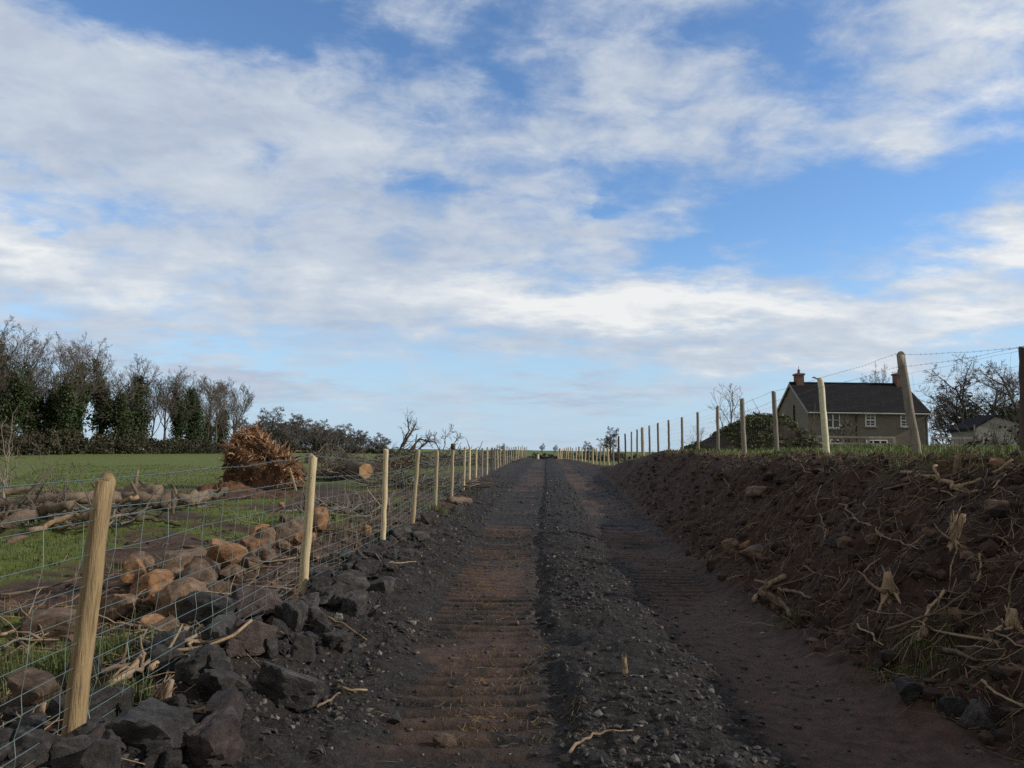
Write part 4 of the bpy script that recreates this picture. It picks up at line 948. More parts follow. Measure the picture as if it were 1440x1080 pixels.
for k, (kd, px, py, w_, h_, lab) in enumerate([('basalt', 1285, 972, 44, 40, 'dark blue-grey round rock at the foot of the bank'), ('basalt', 1385, 1010, 62, 48, 'dark rock with a pale streak at the bottom right of the bank foot'), ('basalt', 1345, 1000, 46, 40, 'dark rock left of the pale-streaked one at the bank foot'), ('tan', 1070, 690, 40, 22, 'brown earthy boulder bedded high in the bank'), ('orange', 1048, 768, 22, 20, 'rusty clod on the bank above the mossy stone'), ('tan', 1065, 778, 44, 24, 'green mossy stone low on the bank'), ('tan', 1030, 765, 26, 24, 'pale brown stone left of the rusty clod on the bank'), ('orange', 1408, 650, 30, 15, 'orange rock on the bank rim at the right edge'), ('tan', 1408, 712, 46, 24, 'large tan stone high on the bank at the right edge'), ('purple', 1185, 762, 36, 22, 'reddish stone in the middle of the bank'), ('purple', 920, 680, 18, 10, 'reddish clod on the far bank foot'), ('tan', 1232, 760, 26, 20, 'brown stone beside the reddish one in the middle of the bank'), ('basalt', 1086, 668, 12, 10, 'small grey stone near the bank rim below the bright stake')]):
    o = px_rock(kd, px, py, w_, h_, lab, k, rz=k * .7, sink=.3); o['group'] = 'stones in the right bank'

# ------------------------------------------------------------------ gravel, straw, twig litter (uncountable)
rng = np.random.default_rng(21)
def gravel(n, seed):
    rng = np.random.default_rng(seed); D, F = ICO[1]; nv = len(D)
    y = 2.6 * np.exp(rng.random(n) * math.log(34 / 2.6)); x = X_FL(y) + .25 + rng.random(n) * (X_TOE(y) - X_FL(y) - .3)
    t_ = x - C_ROAD(y); tr = np.exp(-((t_ + .24) / .5) ** 6) + np.exp(-((t_ - 1.82) / .5) ** 6)
    cl = fbm(x, y, 1.4, 3, 301); keep = rng.random(n) < np.clip(.75 + 1.6 * cl, .1, 1) * (1 - .82 * tr); x, y = x[keep], y[keep]; n = len(x)
    s = (.005 + .021 * rng.random(n) ** 3.2) * np.clip(.8 + y * .025, .8, 1.8); z = terrain(x, y) + s * .15
    sc = s[:, None] * rng.uniform(.6, 1.3, (n, 3)); a = rng.random(n) * 6.28
    V = D[None] * (1 + rng.normal(0, .24, (n, nv, 1))) * sc[:, None]; ca, sa = np.cos(a)[:, None], np.sin(a)[:, None]
    V = np.stack([V[..., 0] * ca - V[..., 1] * sa, V[..., 0] * sa + V[..., 1] * ca, V[..., 2] * .75], -1) + np.stack([x, y, z], -1)[:, None]
    Fa = (F[None] + np.arange(n)[:, None, None] * nv).reshape(-1, 3)
    return V.reshape(-1, 3), Fa
m, t, b = nt('track_gravel'); g_ = N(t, 'ShaderNodeNewGeometry')
t.links.new(ramp(t, g_.outputs['Random Per Island'], [(0, (.011, .0098, .009)), (.6, (.033, .03, .0275)), (.88, (.062, .056, .051)), (.96, (.09, .062, .048)), (.994, (.2, .19, .175))]), b.inputs['Base Color']); b.inputs['Roughness'].default_value = .7
Vg, Fg = gravel(38000, 5); o = new_mesh('gravel', Vg, [Fg], m); tag(o, 'loose dark crushed stone covering the ridge and edges of the track', 'gravel', kind='stuff')

def litter(name, n, region, Lr, r, mat, label, cat, seed, lift=.004, bend=.3):
    rng = np.random.default_rng(seed); mb = MB(); c = 0
    while c < n:
        x, y = region(rng)
        L = rng.uniform(*Lr); a = rng.random() * 6.28; k = 4; pts = []; dx, dy = math.cos(a), math.sin(a)
        for q in range(k): pts.append((x, y)); a += rng.normal(0, bend); x += math.cos(a) * L / k; y += math.sin(a) * L / k
        P = np.array(pts); z = terrain(P[:, 0], P[:, 1]) + lift + np.abs(rng.normal(0, .012, k)) * (L / .1) ** .5
        mb.tube(np.column_stack([P, z]), r * rng.uniform(.6, 1.3), 3, False); c += 1
    return tag(mb.build(name, M[mat], None), label, cat, kind='stuff')
def reg_straw(rng):
    while True:
        y = 2.8 * math.exp(rng.random() * math.log(14 / 2.8)); x = float(C_ROAD(y)) - .24 + rng.normal(0, .36)
        if fbm(np.array([x]), np.array([y]), 1.1, 2, 401)[0] + rng.random() * .35 > .17: return x, y
M['straw'] = simple('straw', (.13, .085, .04), (.34, .24, .12), 9, .8, .1, .002, hue=.1)
litter('straw', 1500, reg_straw, (.02, .13), .0010, 'straw', 'scattered straw pressed into the left wheel track', 'straw', 31, bend=.12)
def reg_bank(rng):
    y = 3.4 * math.exp(rng.random() * math.log(30 / 3.4)); return X_TOE(y) + rng.random() ** .8 * (X_RIM(y) + .3 - X_TOE(y)), y
litter('root_litter', 4200, reg_bank, (.08, .42), .0024, 'root', 'fine torn roots littering the dark bank', 'root litter', 32, .008)
litter('root_litter', 750, reg_bank, (.12, .55), .0030, 'root', 'tangle of longer thin roots trailing over the dark bank', 'root litter', 35, .012, bend=.55)
def reg_left(rng):
    y = 3.0 * math.exp(rng.random() * math.log(26 / 3.0)); return X_FL(y) + .3 - abs(rng.normal(0, 1.3)), y
litter('twig_litter', 1300, reg_left, (.1, .5), .0028, 'root', 'fine twigs and dead stalks strewn behind the left fence', 'twig litter', 33, .008)
def reg_road(rng):
    y = 2.8 * math.exp(rng.random() * math.log(16 / 2.8)); return X_FL(y) + .5 + rng.random() * (X_TOE(y) - X_FL(y) - .4), y
litter('twig_litter', 150, reg_road, (.04, .16), .0018, 'root', 'odd bits of twig lying on the dark track', 'twig litter', 34)

# ------------------------------------------------------------------ roots and branches
def px_stick(name, pts, r0, r1, mat, label, cat='root', group=None, lift=.03, forks=0, seed=0):
    rng = np.random.default_rng(seed + 7); P = np.array([G(px, py) for px, py in pts]); P[:, 2] += lift
    # smooth
    k = len(P); u = np.linspace(0, k - 1, (k - 1) * 4 + 1); P = np.column_stack([np.interp(u, range(k), P[:, q]) for q in range(3)])
    for _ in range(3): P[1:-1] = .5 * P[1:-1] + .25 * (P[:-2] + P[2:])
    L = np.linalg.norm(P[-1] - P[0]); P[1:-1] += rng.normal(0, .012 * L, P[1:-1].shape)
    o0 = P[0].copy(); mb = MB(); rr = np.linspace(r0, r1, len(P)) * (1 + rng.normal(0, .08, len(P))); mb.tube(P - o0, rr, 7)
    for f in range(forks):
        i = rng.integers(len(P) // 3, len(P) - 1); d = (P[i] - P[i - 1]) / np.linalg.norm(P[i] - P[i - 1]) + rng.normal(0, .6, 3); d[2] = abs(d[2]) * .5
        Q, _ = wander(rng, P[i], d, L * rng.uniform(.2, .45), 4, .3); mb.tube(Q - o0, np.linspace(rr[i] * .7, r1 * .5, 5), 5)
    return tag(mb.build(name, M[mat], None, True, loc=o0), label, cat, group)
ST = [([(1104, 816), (1085, 824), (1068, 836), (1060, 850)], .045, .04, 'root_pale', 'thick bent tan root at the foot of the bank', 1), ([(1070, 838), (1088, 846), (1102, 858), (1112, 872)], .05, .035, 'root_dark', 'bark-covered arm of the bent root reaching down to the track', 2),
 ([(1095, 832), (1115, 838), (1140, 848)], .03, .022, 'root', 'reddish root right of the thick bent one', 1), ([(1114, 645), (1128, 656), (1142, 668)], .018, .012, 'root_pale', 'pale straight stick high on the bank below the bright stake', 0), ([(1017, 676), (1028, 688), (1038, 696)], .012, .01, 'root_pale', 'thin pale stick on the upper left of the bank', 0),
 ([(1130, 688), (1122, 694), (1112, 700)], .012, .008, 'root_pale', 'short pale crooked root in the upper middle of the bank', 1), ([(1180, 714), (1200, 732), (1222, 748)], .016, .008, 'root', 'straight dry root slanting down the middle of the bank', 1), ([(1145, 706), (1170, 706), (1192, 704)], .014, .01, 'root', 'pale horizontal root below the rim in mid bank', 0),
 ([(1268, 668), (1300, 674), (1330, 684), (1352, 690)], .03, .045, 'root_pale', 'long pale split root lying high on the bank under the leaning stake', 3), ([(1310, 692), (1330, 696), (1345, 704)], .016, .01, 'root_pale', 'whitish root below the long split one', 0), ([(1350, 770), (1375, 763), (1395, 757)], .012, .008, 'root_pale', 'yellow-green stick beside the broken upright stump', 0),
 ([(1200, 735), (1225, 750), (1245, 762), (1282, 775), (1300, 778)], .012, .008, 'root', 'long thin root running across the middle of the bank', 2), ([(1378, 785), (1380, 805), (1375, 825), (1368, 828)], .014, .01, 'root_pale', 'pale curved root hanging near the right edge', 0), ([(1300, 842), (1318, 838), (1328, 842), (1370, 842)], .012, .008, 'root', 'thin root lying level in the lower right of the bank', 1),
 ([(1328, 838), (1312, 860), (1302, 878), (1292, 896)], .018, .012, 'root_pale', 'pale branched root curving down the lower bank', 2), ([(1206, 884), (1220, 896), (1242, 914)], .014, .010, 'root_pale', 'pale root pointing to the track at the bank foot', 1), ([(1352, 870), (1365, 874), (1382, 872), (1398, 868)], .012, .008, 'root', 'thin wavy root in the lower right of the bank', 0),
 ([(1380, 890), (1405, 902), (1440, 918)], .014, .010, 'root', 'straight root slanting to the right edge low on the bank', 1), ([(1328, 922), (1350, 928), (1375, 938)], .03, .016, 'root', 'grey branch lying level above the lowest grass tuft', 1), ([(1344, 920), (1380, 921), (1415, 921)], .009, .006, 'root', 'thin straight twig lying level at the lower right', 0),
 ([(1380, 966), (1400, 982), (1440, 1006)], .016, .012, 'root_pale', 'pale stick at the lower right edge of the bank foot', 1), ([(1400, 760), (1420, 772), (1436, 792)], .016, .010, 'root', 'curved dry root near the right edge of the bank', 1), ([(1092, 700), (1085, 708), (1078, 716)], .012, .01, 'root', 'short root beside the brown boulder', 0),
 ([(1035, 755), (1050, 744), (1066, 738)], .012, .008, 'root_pale', 'arched pale root above the rusty clod', 2), ([(1076, 755), (1082, 772), (1090, 785)], .010, .008, 'root', 'thin root hanging over the mossy stone', 0), ([(1130, 800), (1150, 812), (1180, 822)], .012, .008, 'root_pale', 'forked pale root in the lower left of the bank', 2), ([(1215, 812), (1226, 800), (1238, 792)], .012, .008, 'root_pale', 'curved whitish root left of the torn stump', 1),
 ([(1020, 822), (1032, 815), (1046, 813)], .010, .007, 'root_pale', 'little forked root at the edge of the right wheel track', 1), ([(1034, 884), (1060, 880), (1090, 886)], .010, .006, 'root_pale', 'thin root at the bank foot below the bent one', 1), ([(1160, 640), (1140, 652), (1120, 660)], .014, .01, 'root', 'reddish root just below the bright stake', 1),
 ([(1415, 672), (1400, 690), (1385, 700)], .014, .010, 'root_pale', 'pale crossed root high at the right edge', 1), ([(1400, 690), (1420, 700), (1438, 706)], .012, .008, 'root_pale', 'pale root crossing another high at the right edge', 1), ([(1345, 560 + 130), (1375, 700), (1400, 697)], .012, .008, 'root', 'dark thin root near the torn stump on the rim', 1)]
for k, (pts, r0, r1, mt, lab, fk) in enumerate(ST): px_stick('root', pts, r0 * .62, r1 * .55, 'root' if mt == 'root_pale' and k % 3 == 1 else mt, lab, 'root', 'torn roots on the right bank', forks=fk, seed=k)
ST2 = [([(800, 1068), (820, 1044), (850, 1034), (890, 1036)], .009, .004, 'root_pale', 'curved thin twig lying at the bottom of the central ridge', 0), ([(474, 974), (495, 977), (516, 976)], .008, .006, 'straw', 'straight yellow twig left of the wheel track', 0), ([(545, 796), (565, 794), (585, 793)], .008, .006, 'root_pale', 'pale twig near the third stake at the track edge', 0), ([(460, 872), (485, 884), (515, 905)], .009, .006, 'root_pale', 'thin curved twig over the rubble right of the upright block', 0), ([(260, 1012), (280, 1006), (300, 1001)], .012, .010, 'root_pale', 'pale stick crossing the maroon rock', 0), ([(445, 1000), (465, 990), (478, 980)], .008, .005, 'root', 'dark forked twig on the rubble by the large wedge', 1)]
for k, (pts, r0, r1, mt, lab, fk) in enumerate(ST2): px_stick('twig', pts, r0, r1, mt, lab, 'twig', None, forks=fk, seed=60 + k, lift=.02)
# the pile of torn roots behind the nearest stake
RP = [([(150, 985), (200, 950), (235, 925), (262, 898)], .03, .035, 'root_pale', 'thick pale root in the pile right of the nearest stake', 3), ([(135, 995), (175, 975), (215, 945), (245, 925)], .026, .02, 'root', 'grey root along the lower edge of the pile right of the nearest stake', 2), ([(262, 898), (235, 898), (200, 900), (165, 888)], .02, .012, 'root_pale', 'orange-brown root arching over the top of the root pile', 3), ([(190, 895), (205, 915), (222, 935)], .014, .009, 'root_pale', 'thin root hanging down in the root pile', 1), ([(265, 890), (285, 896), (310, 905)], .014, .008, 'root_pale', 'thin bare root sticking out right of the root pile', 1), ([(140, 965), (180, 955), (225, 930)], .022, .016, 'root', 'brown root in the middle of the root pile', 2),
 ([(255, 905), (268, 915), (272, 935)], .02, .014, 'root_pale', 'short stubby root end in the root pile', 0), ([(210, 960), (232, 940), (250, 918)], .03, .02, 'root_pale', 'split pale root with grey bark in the root pile', 2), ([(0, 905), (40, 885), (95, 862)], .018, .012, 'root_pale', 'long tan branch left of the nearest stake', 2), ([(5, 922), (50, 905), (100, 880)], .014, .01, 'root', 'thin branch below the long tan one', 2), ([(0, 845), (50, 838), (100, 825)], .02, .012, 'root', 'brown branch in the grass at the left edge', 1), ([(300, 885), (318, 870), (335, 842)], .012, .008, 'root_pale', 'bare twig rising against the purplish boulder', 2),
 ([(160, 850), (200, 852), (240, 862)], .014, .01, 'root', 'grey branch lying across the tan stones', 1), ([(215, 880), (250, 845), (300, 822), (330, 812)], .022, .014, 'root_dark', 'dark branch slanting over the fieldstones', 2), ([(480, 775), (500, 782), (508, 800)], .014, .010, 'root', 'curved dead stalk by the third stake', 1), ([(445, 750), (490, 752), (535, 750)], .02, .014, 'mossy', 'mossy branch lying between second and third stakes', 2)]
for k, (pts, r0, r1, mt, lab, fk) in enumerate(RP): px_stick('root', pts, r0 * .6, r1 * .55, mt, lab, 'root', 'torn roots and branches by the left fence', forks=fk + 1, seed=100 + k, lift=.07 if k < 8 else .05)
# more roots of the same sort over the bank and behind the fence
rng = np.random.default_rng(44); protos = []
for k in range(9):
    L = 1.0; P, _ = wander(rng, (0, 0, 0), (1, 0, .05), L, 8, .28); P[:, 2] = np.abs(P[:, 2]) * .35; P -= P[4]; mb = MB(); mb.tube(P, np.linspace(.013, .005, 9), 6)
    for f in range(rng.integers(0, 4)):
        i = rng.integers(2, 8); Q, _ = wander(rng, P[i], P[i] - P[i - 1] + rng.normal(0, .09, 3), .35, 4, .35); mb.tube(Q, np.linspace(.008, .003, 5), 5)
    protos.append(mb)
pm = {}
def loose_root(x, y, L, k, mt, label, cat, grp):
    key = (k, mt)
    if key not in pm:
        o = protos[k].build('root', M[mt], None, True); pm[key] = o
    else: o = pm[key].copy(); COL.objects.link(o)
    e = .06; z = H(x, y); zx = (float(terrain(np.array([x + .15]), np.array([y]))[0]) - float(terrain(np.array([x - .15]), np.array([y]))[0])) / .3
    rz = rng.random() * 6.28; o.location = (x, y, z + .025); o.scale = (L, L, L * .8); n = Vector((-zx, 0, 1)).normalized(); o.rotation_euler = (n.to_track_quat('Z', 'Y') @ Euler((0, 0, rz)).to_quaternion()).to_euler()
    tag(o, label, cat, grp)
for k in range(120):
    y = 3.6 * math.exp(rng.random() * math.log(24 / 3.6)); x = X_TOE(y) + (.05 + .95 * rng.random() ** .8) * (X_RIM(y) - X_TOE(y)); dk = rng.random() < .45
    loose_root(x, y, rng.uniform(.3, 1.0), int(rng.integers(0, 9)), 'root_dark' if dk else 'root', 'dark soil-stained root strewn on the shaded bank' if dk else 'dry brown root strewn on the shaded bank', 'root', 'dark roots strewn over the bank' if dk else 'dry roots strewn over the bank')
for k in range(60):
    y = 4.0 * math.exp(rng.random() * math.log(24 / 4.0)); x = X_FL(y) - .2 - 2.6 * rng.random() ** 1.3
    loose_root(x, y, rng.uniform(.4, 1.2), int(rng.integers(0, 9)), 'root', 'dry branch strewn on the churned ground behind the left fence', 'branch', 'dry branches strewn behind the left fence')

def broken_stump(name, px, py_top, py_bot, wpx, lean, label, seed, mat='root_pale', roots=5, group='broken stumps on the bank'):
    rng = np.random.default_rng(seed); g = G(px, py_bot); Y = g[1]; h = (py_bot - py_top) * Y / FPX; w2 = wpx * Y / FPX / 2; mb = MB(); S_ = 14; nr = 8
    prof = 1 + rng.normal(0, .13, (1, 12)) + rng.normal(0, .05, (7, 12)); u = np.linspace(0, 1, 7)
    mb.tube(np.column_stack([lean * h * .8 * u, .02 * np.sin(u * 5), -.08 + (h * .8 + .08) * u]), w2 * (1.0 - .66 * u ** 1.1), 12, True, prof)
    for k in range(14 if roots else 8):
        a = rng.random() * 6.28; rr_ = w2 * rng.uniform(.3, .95); hh = h * rng.uniform(.5, 1.08)
        P, _ = wander(rng, (rr_ * math.cos(a), rr_ * math.sin(a), h * rng.uniform(-.05, .3)), (lean + rng.normal(0, .12) - .25 * math.cos(a), rng.normal(0, .1), 1), hh * .8, 4, .06); mb.tube(P, w2 * rng.uniform(.08, .22) * np.array([1, 1, .8, .5, .08]), 5)
    for k in range(roots):
        a = math.pi * (1.0 + rng.random()); P, _ = wander(rng, (w2 * .6 * math.cos(a), w2 * .6 * math.sin(a), h * .12), (math.cos(a), math.sin(a) * .7, -.25), h * rng.uniform(.5, 1.5), 5, .35); mb.tube(P, np.linspace(w2 * .24, w2 * .06, 6), 6)
    return tag(mb.build(name, M[mat], None, True, loc=(g[0], Y + w2, g[2])), label, 'stump', group)
broken_stump('stump', 1345, 714, 768, 17, .32, 'tall jagged upright stump leaning right in mid bank', 3)
broken_stump('stump', 1259, 804, 846, 26, -.15, 'torn fibrous pale stump in the lower bank', 5, roots=7)
broken_stump('stump', 1353, 634, 664, 14, -.2, 'small pale splintered stump on the bank rim against the grass', 7, roots=6)
broken_stump('stump', 1434, 852, 888, 26, -.1, 'pale broken stump cut off by the right edge', 9)
broken_stump('stump', 1300, 884, 904, 24, .2, 'short tan stump end low on the bank', 11, 'root')
broken_stump('stump', 993, 624, 632, 6, .1, 'tiny pale stub on the rim in front of the mound', 13, roots=1)
broken_stump('stump', 1092, 612, 632, 6, .0, 'pale stub standing in the overgrown mound', 15, roots=1)
broken_stump('wood_chunk', 879, 922, 950, 13, .0, 'pale splintered wood chip standing on the central ridge of the track', 17, roots=0, group=None)
broken_stump('wood_chunk', 213, 952, 1008, 22, .5, 'barkless brown stump piece leaning behind the long lichen slab', 19, 'root', roots=2, group=None)
broken_stump('wood_chunk', 42, 985, 1020, 16, .6, 'frayed tan root end leaning on the boulder left of the nearest stake', 21, 'root_pale', roots=3, group=None)
px_stick('wood_chunk', [(632, 707), (646, 705), (662, 706)], .10, .08, 'root', 'flat brown piece of wood at the track edge by the sixth stake', 'wood', None, seed=9)

# ------------------------------------------------------------------ soil clods (uncountable)
def clods(n, reg, seed, s0, s1):
    rng = np.random.default_rng(seed); D, F = ICO[1]; nv = len(D); xy = np.array([reg(rng) for _ in range(n)]); x, y = xy[:, 0], xy[:, 1]
    s = s0 + (s1 - s0) * rng.random(n) ** 4; z = terrain(x, y) + s * .1; a = rng.random(n) * 6.28
    V = D[None] * (1 + rng.normal(0, .17, (n, nv, 1))) * (s[:, None] * rng.uniform(.6, 1.3, (n, 3)))[:, None]; ca, sa = np.cos(a)[:, None], np.sin(a)[:, None]
    V = np.stack([V[..., 0] * ca - V[..., 1] * sa, V[..., 0] * sa + V[..., 1] * ca, V[..., 2] * .8], -1) + np.stack([x, y, z], -1)[:, None]
    return V.reshape(-1, 3), (F[None] + np.arange(n)[:, None, None] * nv).reshape(-1, 3)
m, t, b = nt('soil_clods'); g_ = N(t, 'ShaderNodeNewGeometry'); nn = noise(t, g_.outputs['Position'], 30, 4, .7)
cc = ramp(t, g_.outputs['Random Per Island'], [(0, (.016, .009, .0065)), (.6, (.05, .027, .018)), (.9, (.09, .049, .031)), (1, (.13, .08, .053))])
t.links.new(mixc(t, .6, cc, ramp(t, nn, [(.35, (.4, .4, .4)), (.65, (1.1, 1.1, 1.1))]), 'MULTIPLY'), b.inputs['Base Color']); b.inputs['Roughness'].default_value = .95; bump(t, b, nn, .8, .01)
Vc, Fc = clods(7000, reg_bank, 61, .008, .075); tag(new_mesh('soil_clods', Vc, [Fc], m), 'dark crumbling soil clods over the face of the right bank', 'soil', kind='stuff')
Vc, Fc = clods(3500, reg_left, 62, .008, .06); tag(new_mesh('soil_clods', Vc, [Fc], m), 'brown soil clods on the churned ground behind the left fence', 'soil', kind='stuff')

# ------------------------------------------------------------------ uprooted root plate
g0 = G(372, 689); RY = g0[1] + .9
rp_ = empty('root_plate', (ray(372, 689)[0] * RY, RY, H(ray(372, 689)[0] * RY, RY)), 'huge upturned tree root plate bristling with orange-brown torn roots in the left field', 'tree stump')
k_ = RY / FPX; rng = np.random.default_rng(71); D4, F4 = ICO[4]
nz = np.array([mnoise.fractal(Vector(d * 2.0), 1.0, 2.0, 5) for d in D4]); sg = np.sign(D4) * np.abs(D4) ** .6; n7 = np.array([mnoise.fractal(Vector(d * 6), .8, 2.0, 4) for d in D4]); Vb = sg * (1 + .2 * nz + .22 * n7)[:, None] * np.array((50 * k_, .8, 1))
Vb[:, 2] = np.maximum((sg[:, 2] * (1 + .10 * nz + .10 * n7) + .62) / 1.62, -.03) * 78 * k_ * np.interp(Vb[:, 0] / (50 * k_), [-1.2, -.9, -.75, -.2, .0, .15, .5, .8, 1.1], [.5, .8, 1.0, 1.04, .98, .8, .62, .55, .3]); Vb[:, 0] += 1 * k_
Vb[:, 1] += .35 * np.clip(-Vb[:, 0] / (50 * k_) + .1, 0, 1) * np.clip(1 - Vb[:, 2] / (40 * k_), 0, 1)
new_mesh('soil', Vb, [F4], M['rootsoil'], rp_, True)
mb = MB(); mb2 = MB()
for k in range(2000):
    d = rng.normal(size=3); d[1] = -abs(d[1]) * .8 + .15 * rng.normal(); d[2] = abs(d[2]) - .35; d /= np.linalg.norm(d); i = int(np.argmax(D4 @ d)); p = Vb[i]
    if p[2] < .12: continue
    out = d * (1, 1, 1) + np.array((0, -.1, .35 + .4 * (p[2] > 1.0))) + rng.normal(0, .7, 3); L = rng.uniform(.1, .36) * (1.7 if rng.random() < .06 else 1) * (1.0 if p[2] > .8 else .6)
    P, _ = wander(rng, p - d * .08, out, L, 4, .4); r = .009 + .022 * rng.random() ** 2.5 * (1.3 if rng.random() < .12 else 1); (mb if k % 3 else mb2).tube(P, np.linspace(r, r * .3, 5), 4, False)
for k in range(60):
    a = rng.uniform(-1.4, 1.5); p = np.array((math.sin(a) * 40 * k_, -.5, (40 + 26 * math.cos(a)) * k_ * (1 if a < .2 else .75))); P, _ = wander(rng, p, (math.sin(a) + rng.normal(0, .2), -.35, math.cos(a) * .9 + .2), rng.uniform(.25, .55), 5, .2); mb2.tube(P, np.linspace(.04, .008, 6) * rng.uniform(.6, 1.3), 6)
mb.add(np.vstack(mb2.v), np.vstack(mb2.q), np.vstack(mb2.t)); tag(mb.build('roots', M['rootball'], rp_), kind='stuff')
P = np.array([(43 * k_, -.7, 30 * k_), (50 * k_, -.8, 14 * k_), (57 * k_, -.9, -2 * k_)]); mb = MB(); mb.tube(P, [.035, .04, .03], 6); mb.build('prop_root', M['root_pale'], rp_)
# red soil heaped under it
def heap(name, px, py, wpx, hpx, dep, mat, label, cat, seed, sink=.1):
    g = G(px, py); Y = g[1] + dep * .5; kx = Y / FPX; nu, nv = 60, 30; U, W_ = np.meshgrid(np.linspace(-1, 1, nu), np.linspace(-1, 1, nv)); X_, Y_ = U * wpx * kx / 2, W_ * dep / 2
    pr = np.clip(1 - U ** 2 - .85 * W_ ** 2, 0, 1) ** .7; Z_ = hpx * kx * pr * (1 + 1.2 * fbm(X_, Y_, 1.6, 4, seed)) + .14 * fbm(X_, Y_, 6, 3, seed + 1) * np.sqrt(pr) - .12 * (pr < .03)
    x0 = ray(px, py)[0] * Y; Z_ = Z_ + terrain(X_ + x0, Y_ + Y, False) - H(x0, Y)
    i, j = np.meshgrid(np.arange(nv - 1), np.arange(nu - 1), indexing='ij'); Fq = np.stack([i * nu + j, i * nu + j + 1, (i + 1) * nu + j + 1, (i + 1) * nu + j], -1).reshape(-1, 4)
    return tag(new_mesh(name, np.stack([X_, Y_, Z_], -1).reshape(-1, 3), [Fq], M[mat], None, True, loc=(x0, Y, H(x0, Y))), label, cat)
M['redsoil'] = simple('red_brown_soil', (.04, .023, .016), (.125, .07, .046), 5, .95, .9, .03, hue=0)
heap('soil_heap', 355, 702, 190, 4, 2.2, 'redsoil', 'low spread of red-brown soil under the upturned root plate', 'soil', 5)
heap('soil_heap', 318, 694, 90, 13, 1.4, 'rootsoil', 'dark earth sloping up to the left side of the root plate', 'soil', 8)

# ------------------------------------------------------------------ felled logs at the left edge
def px_log(pts, rpx0, rpx1, label, seed, mat='log', Y=None, cut=False, group='felled logs and limbs by the field edge'):
    rng = np.random.default_rng(seed); g = G(pts[len(pts) // 2][0], Y if Y and Y > 100 else max(p[1] for p in pts) + rpx0); D_ = g[1]
    P = np.array([at(px, py, D_ + .25 * math.sin(k * 1.7 + seed)) for k, (px, py) in enumerate(pts)]); n = (len(P) - 1) * 5 + 1; u = np.linspace(0, len(P) - 1, n)
    P = np.column_stack([np.interp(u, range(len(P)), P[:, q]) for q in range(3)])
    for _ in range(4): P[1:-1] = .5 * P[1:-1] + .25 * (P[:-2] + P[2:])
    r = np.linspace(rpx0, rpx1, n) * D_ / FPX * (1 + rng.normal(0, .11, n)); P[1:-1] += rng.normal(0, .025, P[1:-1].shape); o0 = P[0].copy(); mb = MB(); mb.tube(P - o0, r, 12, True, 1 + rng.normal(0, .09, (n, 12)) + rng.normal(0, .08, (1, 12)))
    for k in range(2):
        i = rng.integers(2, n - 2); Q, _ = wander(rng, P[i], (rng.normal(), -.3, .6), r[i] * 3, 3, .2); mb.tube(Q - o0, np.linspace(r[i] * .4, r[i] * .15, 4), 6)
    o = tag(mb.build('log', M[mat], None, True, loc=o0), label, 'log', group)
    if cut:
        d = (P[-1] - P[-2]) / np.linalg.norm(P[-1] - P[-2]); mb = MB(); mb.tube(np.array([P[-1] - d * .01, P[-1] + d * .012]) - o0, [r[-1] * .96, r[-1] * .93], 12); c = mb.build('cut_face', M['cutface'], o)
    return o
px_log([(-40, 712), (40, 706), (90, 702), (130, 698), (165, 697)], 9, 9, 'long grey barked log, topmost of the pile behind the nearest stake', 1)
px_log([(155, 696), (190, 690), (225, 693)], 8, 9, 'short log with knobbly end on top of the pile right of the nearest stake', 2)
px_log([(165, 705), (200, 703), (242, 708)], 10, 10, 'thick log with a curved back right of the nearest stake', 3)
px_log([(-30, 745), (20, 732), (60, 718), (100, 712)], 9, 6, 'slanting log at the left edge below the long grey one', 4, cut=False)
px_log([(40, 746), (90, 728), (130, 722), (170, 708), (195, 698)], 4, 3, 'thin tan limb rising across the front of the log pile', 5, 'root_pale', cut=False)
px_log([(-20, 690), (30, 690), (80, 694), (120, 697)], 5, 4, 'brown limb behind the long grey log', 6, 'root', cut=False)
px_log([(55, 712), (100, 716), (140, 720), (165, 716)], 5, 4, 'limb lying under the long grey log', 7, cut=False)
px_log([(-20, 725), (30, 722), (70, 716)], 7, 6, 'dark log low in the pile at the left edge', 8, cut=False)
px_log([(60, 745), (120, 738), (170, 724)], 3, 2, 'slim pale branch along the foot of the log pile', 9, 'root_pale', cut=False)
px_log([(244, 708), (268, 700), (288, 698)], 9, 8, 'stubby pinkish log end next to the dark iron stake', 10)
px_log([(285, 699), (300, 693), (318, 692)], 7, 6, 'pale log butt at the left foot of the root plate', 11)
px_log([(190, 730), (225, 730), (255, 738)], 3, 2, 'dark mossy limb curving over the grass below the thick log', 12, 'mossy', cut=False)
for px, p0, p1, lab in ((243, 690, 716, 'short dark stake by the stubby pinkish log'), (5, 676, 704, 'grey old stake at the left edge among the logs'), (131, 726, 790, 'thin dead stalk behind the nearest stake')):
    g = G(px, p1 + 8); t_ = at(px, p0, g[1]); tag(post_mb((0, 0, 0), t_ - g, .03 if px != 131 else .012, 5).build('old_stake', M['stake_dark' if px == 243 else 'stake_grey'], None, True, loc=g), lab, 'stake')
